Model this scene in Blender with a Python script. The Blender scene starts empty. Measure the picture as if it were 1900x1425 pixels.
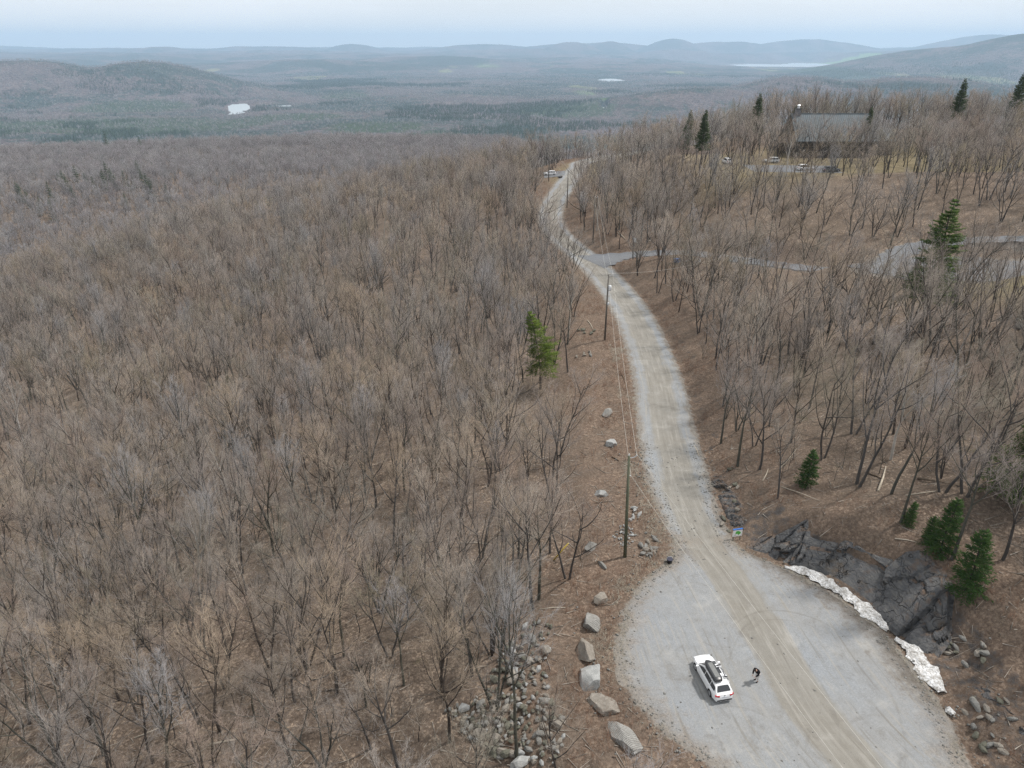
import bpy, math, random
import numpy as np
R = math.radians
S = bpy.context.scene
COL = S.collection
# ------------------------------------------------------------------ camera, world, sun
CAMZ = 49.0
PITCH = R(25.5)
FPX = 1318.0
HAZE = 6.5e-5
cd = bpy.data.cameras.new("camera"); cam = bpy.data.objects.new("camera", cd); COL.objects.link(cam)
cd.sensor_width = 36; cd.lens = FPX / 1900 * 36; cd.clip_start = 0.5; cd.clip_end = 200000
cam.location = (0, 0, CAMZ); cam.rotation_euler = (math.pi / 2 - PITCH, 0, 0)
S.camera = cam
SUN_EL, SUN_AZ = 60.0, 72.0          # azimuth clockwise from +Y
w = bpy.data.worlds.new("World"); S.world = w; w.use_nodes = True
nt = w.node_tree; N = nt.nodes; Lk = nt.links
bg = N["Background"]; bg.inputs[1].default_value = 0.084
sky = N.new("ShaderNodeTexSky"); sky.sky_type = 'NISHITA'; sky.sun_disc = False
sky.sun_elevation = R(SUN_EL); sky.sun_rotation = R(SUN_AZ); sky.altitude = 800; sky.dust_density = 1.5; sky.air_density = 1.0
tc = N.new("ShaderNodeTexCoord")
mp = N.new("ShaderNodeMapping"); mp.inputs['Scale'].default_value = (1.0, 1.0, 5.0)
ns = N.new("ShaderNodeTexNoise"); ns.inputs['Scale'].default_value = 2.6; ns.inputs['Detail'].default_value = 7; ns.inputs['Roughness'].default_value = .55
rp = N.new("ShaderNodeValToRGB"); rp.color_ramp.elements[0].position = .30; rp.color_ramp.elements[1].position = .68
rp.color_ramp.elements[0].color = (.80, .80, .80, 1); rp.color_ramp.elements[1].color = (1, 1, 1, 1)
mx = N.new("ShaderNodeMix"); mx.data_type = 'RGBA'
mx.inputs[7].default_value = (12.2, 12.3, 12.4, 1)
Lk.new(tc.outputs['Generated'], mp.inputs[0]); Lk.new(mp.outputs[0], ns.inputs['Vector']); Lk.new(ns.outputs[0], rp.inputs[0])
Lk.new(rp.outputs[0], mx.inputs[0]); Lk.new(sky.outputs[0], mx.inputs[6]); Lk.new(mx.outputs[2], bg.inputs[0])
sd = bpy.data.lights.new("sun", 'SUN'); sd.energy = 4.0; sd.angle = R(4.0); sd.color = (1, .955, .90)
so = bpy.data.objects.new("sun", sd); COL.objects.link(so)
az = R(SUN_AZ); el = R(SUN_EL)
so.rotation_euler = (math.pi / 2 - el, 0, math.pi - az)
S.view_settings.view_transform = 'Standard'; S.view_settings.look = 'None'
S.view_settings.exposure = 0.0; S.view_settings.gamma = 1.0
S.render.engine = 'CYCLES'
S.cycles.use_denoising = True; S.cycles.denoising_prefilter = 'NONE'
S.cycles.max_bounces = 5; S.cycles.diffuse_bounces = 2; S.cycles.glossy_bounces = 2; S.cycles.volume_bounces = 1
S.cycles.transparent_max_bounces = 4

# ------------------------------------------------------------------ numeric helpers
cP, sP = math.cos(PITCH), math.sin(PITCH)
def uv(px, py): return (px - 950.0) / FPX, (py - 712.5) / FPX
def unproj(px, py, z):
    u, v = uv(px, py); d = (CAMZ - z) / (v * cP + sP)
    return u * d, (cP - v * sP) * d
def proj(x, y, z):
    dep = y * cP + (CAMZ - z) * sP
    return 950 + FPX * x / dep, 712.5 + FPX * ((CAMZ - z) * cP - y * sP) / dep, dep
def ss(a, b, x):
    t = np.clip((x - a) / (b - a), 0, 1); return t * t * (3 - 2 * t)
def smax(a, b, k): 
    h = np.clip(.5 + .5 * (a - b) / k, 0, 1); return b * (1 - h) + a * h + k * h * (1 - h)
def smin(a, b, k): return -smax(-a, -b, k)
_rs = np.random.RandomState(7)
_G = _rs.rand(256, 256)
def vnoise(x, y):
    xi = np.floor(x).astype(int); yi = np.floor(y).astype(int); fx = x - xi; fy = y - yi
    fx = fx * fx * (3 - 2 * fx); fy = fy * fy * (3 - 2 * fy)
    g = lambda i, j: _G[(xi + i) & 255, (yi + j) & 255]
    return (g(0, 0) * (1 - fx) + g(1, 0) * fx) * (1 - fy) + (g(0, 1) * (1 - fx) + g(1, 1) * fx) * fy
def fbm(x, y, o=4):
    s = 0; a = .5; n = 0
    for i in range(o):
        s = s + a * vnoise(x * 2 ** i + 17.3 * i, y * 2 ** i + 5.1 * i); n += a; a *= .5
    return s / n - .5

# ------------------------------------------------------------------ road course and lot edges (ground metres)
def zroad(y): return 6.0 * ss(195, 330, np.asarray(y, float)) - .12 * np.maximum(np.asarray(y, float) - 335, 0)
def up_road(px, py):
    z = 0.0
    for _ in range(30):
        x, y = unproj(px, py, z); z = .5 * z + .5 * float(zroad(y))
    return x, y
road_px = [(1590, 1425), (1468, 1262), (1403, 1150), (1345, 1060), (1302, 1000), (1262, 900), (1238, 800), (1220, 700), (1188, 610),
           (1160, 560), (1128, 520), (1090, 482), (1058, 455), (1032, 430), (1021, 405), (1026, 380), (1042, 352), (1058, 330), (1074, 310), (1090, 299)]
rp_ = [up_road(*p) for p in road_px]
rp_ = [(rp_[0][0] + 12, rp_[0][1] - 28), (rp_[0][0] + 8, rp_[0][1] - 17)] + rp_ + [(rp_[-1][0] + 28, rp_[-1][1] + 24), (rp_[-1][0] + 95, rp_[-1][1] + 60)]
rp_ = np.array(rp_)
def catmull(P, n=8):
    P = np.vstack([2 * P[0] - P[1], P, 2 * P[-1] - P[-2]]); out = []
    for i in range(1, len(P) - 2):
        p0, p1, p2, p3 = P[i - 1], P[i], P[i + 1], P[i + 2]
        for t in np.linspace(0, 1, n, endpoint=False):
            out.append(.5 * ((2 * p1) + (-p0 + p2) * t + (2 * p0 - 5 * p1 + 4 * p2 - p3) * t * t + (-p0 + 3 * p1 - 3 * p2 + p3) * t ** 3))
    out.append(P[-2]); return np.array(out)
RC = catmull(rp_)
def Xr(y): return np.interp(y, RC[:, 1], RC[:, 0])
lotL = np.array([unproj(*p, 0) for p in [(1330, 1425), (1250, 1370), (1190, 1310), (1155, 1255), (1150, 1200), (1165, 1130), (1195, 1080), (1240, 1045), (1256, 1010), (1232, 960), (1208, 900)]])
lotR = np.array([unproj(*p, 0) for p in [(1795, 1425), (1770, 1370), (1735, 1300), (1690, 1235), (1630, 1165), (1540, 1098), (1460, 1055), (1385, 1028), (1352, 1000), (1330, 950), (1315, 900)]])
HW = 3.75
_sl = np.gradient(RC[:, 0], RC[:, 1]); _sl = np.convolve(np.r_[[_sl[0]] * 4, _sl, [_sl[-1]] * 4], np.ones(9) / 9, 'valid')
def WF(y): return np.sqrt(1 + np.interp(y, RC[:, 1], _sl) ** 2)
def eL(y):
    y = np.asarray(y, float); a = Xr(y) - HW * WF(y)
    b = np.interp(y, np.r_[0, 22, lotL[:, 1]], np.r_[Xr(0) - HW, Xr(22) - 5, lotL[:, 0]])
    return np.where(y < lotL[-1, 1], b, a)
def eR(y):
    y = np.asarray(y, float); a = Xr(y) + HW * WF(y)
    b = np.interp(y, np.r_[0, 22, lotR[:, 1]], np.r_[Xr(0) + HW, Xr(22) + 5, lotR[:, 0]])
    return np.where(y < lotR[-1, 1], b, a)
# driveway climbing the right hill : (px, py, z)
drv_px = [(1095, 486, 0), (1150, 476, .3), (1215, 470, 1.2), (1290, 471, 2.2), (1360, 480, 3.4), (1440, 491, 4.6), (1520, 500, 5.8), (1600, 503, 7), (1640, 492, 8), (1665, 472, 9), (1710, 456, 10), (1790, 447, 11), (1900, 443, 12.5), (2050, 441, 14)]
DV = []
for a, b, c in drv_px:
    x, y = unproj(a, b, c); DV.append((x, y, c))
DV = catmull(np.array(DV), 6)
DHW = 2.7
pad_c = unproj(1790, 498, 9.5); PADR = (21.0, 8.5)
def poly_dist(x, y, P):
    """distance to polyline P(xy[z]) and interpolated z."""
    best = np.full(np.shape(x), 1e9); bz = np.zeros(np.shape(x))
    for i in range(len(P) - 1):
        ax, ay = P[i, :2]; bx, by = P[i + 1, :2]; dx, dy = bx - ax, by - ay
        t = np.clip(((x - ax) * dx + (y - ay) * dy) / (dx * dx + dy * dy), 0, 1)
        d = np.hypot(x - ax - t * dx, y - ay - t * dy)
        m = d < best; best = np.where(m, d, best)
        if P.shape[1] > 2: bz = np.where(m, P[i, 2] + t * (P[i + 1, 2] - P[i, 2]), bz)
    return best, bz
def pad_d(x, y):
    q = np.hypot((x - pad_c[0]) / PADR[0], (y - pad_c[1]) / PADR[1]); return (q - 1) * 8.0
# lodge plateau
LX, LY, LZ = 111.0, 232.0, 17.0
def near_h(x, y):
    sr = x - eR(y); sl = eL(y) - x
    k = np.interp(y, [0, 60, 100, 150, 215, 260], [.2, .2, .21, .16, .3, .3])
    cw = ss(40, 47, y) * (1 - ss(61, 67, y))
    bank = (1 - cw) * np.interp(y, [0, 35, 45, 62, 80, 200, 240], [1.5, 1.8, 2.0, 2.2, 1.7, 1.5, .6])
    right = bank * ss(.8, 6.5, sr) + cw * 4.2 * ss(3.6, 9.0, sr) + k * np.maximum(sr - 5, 0) - .25 * ss(0, .8, sr) * (1 - ss(.9, 2.5, sr))
    right = smin(right, 18.5 + 0 * y, 6.0)
    right = right + ss(8, 25, sr) * 2.2 * fbm(x / 22, y / 22, 3) + ss(3, 8, sr) * .5 * fbm(x / 4, y / 4, 3)
    left = -.05 * np.minimum(sl, 8) - .18 * np.maximum(sl - 8, 0) - .8 * ss(7, 16, sl)
    sb = np.interp(y, [0, 243, 360, 420], [235, 205, 120, 85])
    left = left - .42 * np.maximum(sl - sb, 0) * ss(0, 60, sl - sb)
    left = left + ss(10, 30, sl) * 3.0 * fbm(x / 35 + 3, y / 35, 3) + ss(3, 9, sl) * .6 * fbm(x / 5, y / 5, 3)
    z = np.where(sr > 0, right, np.where(sl > 0, left, 0.0)) + zroad(np.minimum(y, 335))
    y0 = np.interp(x, [-60, 10, 75], [405, 335, 262]); z = z - .30 * np.maximum(y - y0, 0) * ss(-10, 60, y - y0)
    under = (sr < -.4) & (sl < -.4) & (y < 380)
    z = np.where(under, z - .14, z)
    # driveway and pads graded into the hill
    d, dz = poly_dist(x, y, DV)
    wgt = (1 - ss(DHW + .2, DHW + 6, d)) * (sr > 0.2)
    z = z * (1 - wgt) + (dz - .12) * wgt
    pd = pad_d(x, y); wgt = (1 - ss(0, 6, pd)) * (1 - (1 - ss(DHW - .5, DHW + .3, d)) * 1.0)
    z = z * (1 - wgt) + 9.3 * wgt
    q = np.maximum(np.abs(x - 92) / 46, np.abs(y - 222) / 22)
    wgt = (1 - ss(.8, 1.25, q)); z = z * (1 - wgt) + LZ * wgt
    return z
def bump_hill(x, y, px, pyk, D, wx, wy, base=-300):
    u, v = uv(px, pyk); rt = (v * cP + sP) / (cP - v * sP); top = CAMZ - rt * D
    cx = u * D * cP * (1 + math.tan(PITCH) * rt)
    return (top - base) * np.exp(-((x - cx) / wx) ** 2 - ((y - D) / wy) ** 2)
LAKES = []   # cx, cy, rx, ry, rot
def lake(px, py, wpx, ry, rot=0.0, z=-300):
    x, y = unproj(px, py, z); d = y * cP + (CAMZ - z) * sP
    LAKES.append((x, y, wpx / FPX * d / 2, ry, rot - math.atan2(x, y)))
lake(1432, 121, 165, 900, 0); lake(1490, 119.5, 85, 1300, 0)
lake(1133, 148, 44, 330); lake(437, 200, 26, 420); lake(452, 197, 20, 300); lake(522, 195.5, 36, 70, 1.0); lake(1120, 200, 7, 120)
def lake_q(x, y):
    q = np.full(np.shape(x), 9.0)
    for cx, cy, rx, ry, ro in LAKES:
        c, s = math.cos(ro), math.sin(ro); dx, dy = x - cx, y - cy
        a = np.hypot((dx * c + dy * s) / rx, (-dx * s + dy * c) / ry)
        q = np.minimum(q, a * (1 + .8 * fbm(x / (rx * .7) + 9, y / (ry * .35), 3)))
    return q
def far_h(x, y):
    r = np.hypot(x, y)
    v = -300 + 60 * fbm(x / 2600 + 3, y / 2600, 4) + 30 * fbm(x / 700, y / 700, 4) + 22 * fbm(x / 150, y / 150, 3)
    v = v + ss(6000, 14000, r) * (1 - .75 * np.exp(-((x / np.maximum(y, 1) - .33) / .12) ** 2)) * (150 * (np.abs(fbm(x / 5000 + 11, y / 1500 + 4, 5)) * 2) - 5)
    v = v + 175 * ss(8500, 18500, r) * (1 - .85 * np.exp(-((x / np.maximum(y, 1) - .33) / .13) ** 2) * (1 - ss(16500, 19000, r)))
    v = v + ss(18000, 30000, r) * (150 * np.maximum(fbm(x / 6000 + 31, y / 6000 + 2, 4) + .17, 0) + 20)
    for p in [(20, 106, 5600, 900, 900), (255, 116, 5900, 800, 900), (-200, 112, 5200, 900, 900),
              (1940, 66, 9000, 1500, 1700), (1790, 88, 9400, 1600, 1500), (1490, 142, 5200, 650, 800), (1300, 164, 4700, 800, 600), (1700, 142, 5000, 800, 900),
              (1655, 98, 10500, 330, 500), (1250, 72, 20500, 1100, 900), (1130, 75, 19500, 800, 800), (655, 82, 20500, 1200, 900), (1340, 77, 21000, 2600, 900), (1500, 73, 21500, 2600, 900), (1100, 79, 21000, 3400, 900),
              (1060, 78, 18500, 1000, 1000), (300, 87, 18000, 1500, 1000), (900, 82, 20500, 2600, 1000), (1850, 65, 21000, 2600, 1300), (-50, 90, 19500, 2300, 1100), (500, 86, 21000, 4500, 1100), (1260, 90, 18000, 1400, 800), (1500, 91, 17600, 2500, 800), (1740, 89, 16500, 2000, 900), (560, 110, 11000, 2400, 1100), (800, 105, 12500, 2300, 1100), (200, 100, 13500, 2300, 1100)]:
        v = smax(v, -330 + bump_hill(x, y, *p, base=-330) * (1 + (.22 - .04 * ss(12000, 16000, r)) * fbm(x / 900, y / 900, 5)), 40)
    q = lake_q(x, y); wg = 1 - ss(1.35, 3.4, q)
    v = v * (1 - wg) + (-301.5) * wg
    v = v - 14 * (1 - ss(.95, 1.05, q))
    return v
def H(x, y):
    x = np.asarray(x, float); y = np.asarray(y, float)
    nz = near_h(x, np.maximum(y, -40.0))
    sh = np.interp(y, [0, 250, 400, 480, 620, 900, 960, 2100, 2600], [-110, -104, -92, -74, -57, -59, -66, -300, -330]) + .034 * np.clip(x + 230, -700, 0) - 4 * ((x + 250) / 400) ** 2 * (x > -250) * (x < 150)
    sh = sh + 5 * fbm(x / 130, y / 130, 3) * ss(250, 400, y) - .25 * np.maximum(x + 0, 0) * ss(200, 500, y)
    h = smax(nz, sh, 4.0)
    r = np.hypot(x, y)
    far = far_h(x, y)
    h = np.where(r > 1200, smax(h, far, 20), h)
    return h
def hit(px, py, dz=0.0):
    """the ground point seen at a photo pixel."""
    u, v = uv(px, py); d = np.arange(30, 1500, .25)
    x = u * d; y = (cP - v * sP) * d; z = CAMZ - (v * cP + sP) * d
    g = H(x, y) + dz; i = int(np.argmax(z < g)); return float(x[i]), float(y[i]), float(H(x[i], y[i]))

# ------------------------------------------------------------------ object helpers
def tag(o, label=None, cat=None, group=None, kind=None):
    if label: o['label'] = label
    if cat: o['category'] = cat
    if group: o['group'] = group
    if kind: o['kind'] = kind
    return o
def empty(name, loc, rz=0, label=None, cat=None, group=None):
    o = bpy.data.objects.new(name, None); COL.objects.link(o); o.location = loc; o.rotation_euler = (0, 0, rz); o.empty_display_size = .3
    return tag(o, label, cat, group)
def mk(name, V, F, mat, parent=None, smooth=False, attrs=None):
    V = np.asarray(V, float)
    me = bpy.data.meshes.new(name)
    if isinstance(F, np.ndarray):
        n, k = F.shape
        me.vertices.add(len(V)); me.vertices.foreach_set('co', V.astype(np.float32).ravel())
        me.loops.add(n * k); me.loops.foreach_set('vertex_index', F.astype(np.int32).ravel())
        me.polygons.add(n); me.polygons.foreach_set('loop_start', np.arange(0, n * k, k, dtype=np.int32))
        me.update(calc_edges=True)
    else:
        me.from_pydata([tuple(v) for v in V], [], [tuple(f) for f in F])
    if smooth: me.polygons.foreach_set('use_smooth', np.ones(len(me.polygons), bool))
    if attrs:
        for k_, a in attrs.items():
            at = me.attributes.new(k_, 'FLOAT', 'POINT'); at.data.foreach_set('value', np.asarray(a, np.float32))
    for m in (mat if isinstance(mat, (list, tuple)) else [mat]): me.materials.append(m)
    o = bpy.data.objects.new(name, me); COL.objects.link(o)
    if parent: o.parent = parent
    me.update()
    return o
class MB:
    """collects simple solids into one mesh"""
    def __init__(s): s.V = []; s.F = []
    def add(s, V, F):
        b = len(s.V); s.V += [tuple(map(float, v)) for v in V]; s.F += [tuple(i + b for i in f) for f in F]; return s
    def box(s, c, d, rz=0, rx=0, taper=1.0):
        V = []
        for k in (-1, 1):
            for i, j in ((-1, -1), (1, -1), (1, 1), (-1, 1)):
                t = taper if k > 0 else 1
                x, y, z = i * d[0] / 2 * t, j * d[1] / 2 * t, k * d[2] / 2
                y, z = y * math.cos(rx) - z * math.sin(rx), y * math.sin(rx) + z * math.cos(rx)
                x, y = x * math.cos(rz) - y * math.sin(rz), x * math.sin(rz) + y * math.cos(rz)
                V.append((c[0] + x, c[1] + y, c[2] + z))
        return s.add(V, [(0, 3, 2, 1), (4, 5, 6, 7), (0, 1, 5, 4), (1, 2, 6, 5), (2, 3, 7, 6), (3, 0, 4, 7)])
    def tube(s, P, r, n=8, cap=True):
        P = [np.array(p, float) for p in P]; r = [r] * len(P) if np.isscalar(r) else r
        V = []; F = []
        for i, p in enumerate(P):
            t = P[min(i + 1, len(P) - 1)] - P[max(i - 1, 0)]; t /= np.linalg.norm(t) + 1e-9
            a = np.cross(t, (0, 0, 1)) if abs(t[2]) < .9 else np.cross(t, (0, 1, 0)); a /= np.linalg.norm(a); b = np.cross(t, a)
            for q in range(n): V.append(p + r[i] * (math.cos(2 * math.pi * q / n) * a + math.sin(2 * math.pi * q / n) * b))
        for i in range(len(P) - 1):
            for q in range(n): F.append((i * n + q, (i + 1) * n + q, (i + 1) * n + (q + 1) % n, i * n + (q + 1) % n))
        if cap: F.append(tuple(range(n))); F.append(tuple((len(P) - 1) * n + q for q in reversed(range(n))))
        return s.add(V, F)
    def build(s, name, mat, parent=None, smooth=False): return mk(name, s.V, s.F, mat, parent, smooth)
def shade_auto(o, ang=35):
    me = o.data; me.polygons.foreach_set('use_smooth', np.ones(len(me.polygons), bool)); me.set_sharp_from_angle(angle=R(ang)); return o

# ------------------------------------------------------------------ materials
class NT:
    def __init__(s, name, rough=.9, spec=.2):
        s.m = bpy.data.materials.new(name); s.m.use_nodes = True; s.t = s.m.node_tree; s.b = s.t.nodes['Principled BSDF']
        s.b.inputs['Roughness'].default_value = rough; s.b.inputs['Specular IOR Level'].default_value = spec
    def n(s, ty, **kw):
        x = s.t.nodes.new('ShaderNode' + ty)
        for k, v in kw.items(): setattr(x, k, v)
        return x
    def l(s, a, b): s.t.links.new(a, b)
    def val(s, a, sock):
        if isinstance(a, (int, float)): sock.default_value = a
        elif isinstance(a, tuple): sock.default_value = a if len(a) == 4 else (*a, 1)
        else: s.l(a, sock)
    def pos(s, scale=(1, 1, 1), obj=False, rot=(0, 0, 0)):
        m = s.n('Mapping'); m.inputs['Scale'].default_value = scale; m.inputs['Rotation'].default_value = rot
        if obj: s.l(s.n('TexCoord').outputs['Object'], m.inputs[0])
        else: s.l(s.n('NewGeometry').outputs['Position'], m.inputs[0])
        return m.outputs[0]
    def noise(s, scale, detail=4, rough=.6, vec=None, dist=0):
        x = s.n('TexNoise'); x.inputs['Scale'].default_value = scale; x.inputs['Detail'].default_value = detail; x.inputs['Roughness'].default_value = rough; x.inputs['Distortion'].default_value = dist
        s.l(vec if vec is not None else s.pos(), x.inputs['Vector']); return x.outputs[0]
    def vor(s, scale, vec=None, feat='F1', out='Distance', rnd=1):
        x = s.n('TexVoronoi'); x.feature = feat; x.inputs['Scale'].default_value = scale; x.inputs['Randomness'].default_value = rnd
        s.l(vec if vec is not None else s.pos(), x.inputs['Vector']); return x.outputs[out]
    def ramp(s, f, st):
        x = s.n('ValToRGB'); e = x.color_ramp.elements
        while len(e) < len(st): e.new(.5)
        for q, (p, c) in zip(e, st):
            q.position = p; q.color = (c, c, c, 1) if isinstance(c, (int, float)) else (*c, 1)
        s.l(f, x.inputs[0]); return x.outputs[0]
    def mix(s, f, a, b, mode='MIX'):
        x = s.n('Mix', data_type='RGBA', blend_type=mode); s.val(f, x.inputs[0]); s.val(a, x.inputs[6]); s.val(b, x.inputs[7]); return x.outputs[2]
    def math(s, op, a, b=0.0, c=0.0, clamp=False):
        x = s.n('Math', operation=op, use_clamp=clamp); s.val(a, x.inputs[0]); s.val(b, x.inputs[1]); s.val(c, x.inputs[2]); return x.outputs[0]
    def attr(s, name): x = s.n('Attribute', attribute_name=name); return x.outputs['Fac']
    def bump(s, h, dist=.05, st=1.0):
        x = s.n('Bump'); x.inputs['Distance'].default_value = dist; x.inputs['Strength'].default_value = st; s.l(h, x.inputs['Height']); s.l(x.outputs[0], s.b.inputs['Normal'])
    def col(s, c): s.val(c, s.b.inputs['Base Color']); return s.m
def plain(name, c, rough=.6, spec=.4, metal=0, var=.12, scale=6):
    t = NT(name, rough, spec); t.b.inputs['Metallic'].default_value = metal
    n = t.noise(scale, 4, vec=t.pos(obj=True)); a = tuple(x * (1 - var) for x in c); b = tuple(min(1, x * (1 + var)) for x in c)
    return t.col(t.ramp(n, [(.3, a), (.7, b)]))
def m_ground():
    t = NT('leaf_litter', 1, .05)
    big = t.noise(.035, 5); mid = t.noise(.35, 5, .65); fine = t.noise(3.2, 5, .75); lf = t.vor(5.5, out='Color'); vd = t.noise(9, 3, .8)
    lv = t.n('SeparateColor'); t.l(lf, lv.inputs[0])
    c = t.ramp(fine, [(.28, (.052, .040, .031)), (.5, (.148, .116, .092)), (.72, (.30, .245, .195))])
    c2 = t.ramp(mid, [(.3, (.062, .048, .038)), (.55, (.14, .104, .080)), (.75, (.215, .165, .128))])
    c = t.mix(.45, c, c2)
    lfm = t.math('GREATER_THAN', lv.outputs[0], .80); c = t.mix(t.math('MULTIPLY', lfm, t.ramp(mid, [(.4, .15), (.65, .75)])), c, (.42, .33, .25))
    dk = t.ramp(vd, [(.33, 1.0), (.45, 0.0)]); c = t.mix(t.math('MULTIPLY', dk, .5), c, (.05, .034, .025))
    gr = t.ramp(big, [(.45, 0.0), (.62, 1.0)]); c = t.mix(t.math('MULTIPLY', gr, .35), c, (.155, .132, .108))
    moss = t.ramp(t.noise(.16, 6, .7), [(.64, 0.0), (.74, 1.0)]); c = t.mix(t.math('MULTIPLY', moss, .5), c, (.09, .095, .045))
    # lawn and gravel spill
    c = t.mix(t.math('MULTIPLY', t.attr('lawn'), t.ramp(mid, [(.3, .6), (.6, 1.0)])), c, t.ramp(fine, [(.3, (.15, .135, .07)), (.7, (.28, .24, .13))]))
    red = t.attr('verge'); c = t.mix(t.math('MULTIPLY', t.math('MULTIPLY', red, .5), t.ramp(mid, [(.35, .3), (.6, 1.0)])), c, t.ramp(fine, [(.3, (.065, .043, .031)), (.7, (.225, .158, .118))]))
    g = t.math('ADD', t.attr('gravel'), t.math('MULTIPLY', t.math('SUBTRACT', t.noise(1.1, 6, .75), .5), 1.5)); gm = t.ramp(g, [(.42, 0.0), (.66, 1.0)])
    c = t.mix(t.math('MULTIPLY', gm, .85), c, t.ramp(fine, [(.3, (.15, .14, .125)), (.7, (.30, .285, .26))]))
    r = t.attr('rockface'); rg = t.math('ADD', r, t.math('MULTIPLY', t.math('SUBTRACT', t.noise(.8, 5, .7), .5), 1.0)); rm = t.ramp(rg, [(.45, 0.0), (.6, 1.0)])
    c = t.mix(rm, c, t.ramp(fine, [(.3, (.035, .032, .03)), (.7, (.11, .10, .095))]))
    t.bump(t.math('ADD', fine, t.math('MULTIPLY', vd, .6)), .12, .9)
    return t.col(c)
def m_valley():
    t = NT('valley_woods', 1, .0)
    p = t.pos()
    a = t.noise(.0011, 8, .62, dist=.4); b = t.noise(.004, 7, .7); f = t.noise(.02, 4, .75); f2 = t.noise(.06, 3, .8)
    hard = t.ramp(b, [(.3, (.10, .083, .082)), (.55, (.155, .127, .122)), (.75, (.19, .155, .14))])
    hard = t.mix(.75, hard, t.ramp(f2, [(.3, (.35, .33, .33)), (.5, (.95, .93, .93)), (.7, (1.45, 1.42, 1.4))]), 'MULTIPLY')
    con = t.ramp(f, [(.3, (.022, .038, .032)), (.7, (.055, .078, .058))])
    cm = t.math('ADD', t.math('MULTIPLY', a, .75), t.math('MULTIPLY', f, .42)); c = t.mix(t.ramp(cm, [(.565, 0.0), (.61, .9)]), hard, con)
    con_n = t.attr('conifer'); cmx = t.ramp(t.math('ADD', con_n, t.math('MULTIPLY', t.math('SUBTRACT', f, .5), .9)), [(.45, 0.0), (.6, 1.0)]); c = t.mix(cmx, c, t.ramp(f2, [(.3, (.028, .046, .030)), (.7, (.085, .105, .055))]))
    fld = t.ramp(t.noise(.0017, 2, .4, vec=t.pos((1, .45, 1))), [(.665, 0.0), (.675, 1.0)]); fd = t.mix(t.math('MULTIPLY', fld, t.ramp(t.attr('flat'), [(.3, 0.0), (.6, 1.0)])), c, t.ramp(b, [(.4, (.14, .17, .07)), (.6, (.30, .27, .17))]))
    fd = t.mix(t.attr('field'), fd, (.20, .29, .10))
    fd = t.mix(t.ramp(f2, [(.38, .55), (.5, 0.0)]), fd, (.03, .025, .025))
    t.bump(t.math('ADD', f, f2), 12, 1.0)
    return t.col(fd)
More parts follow.
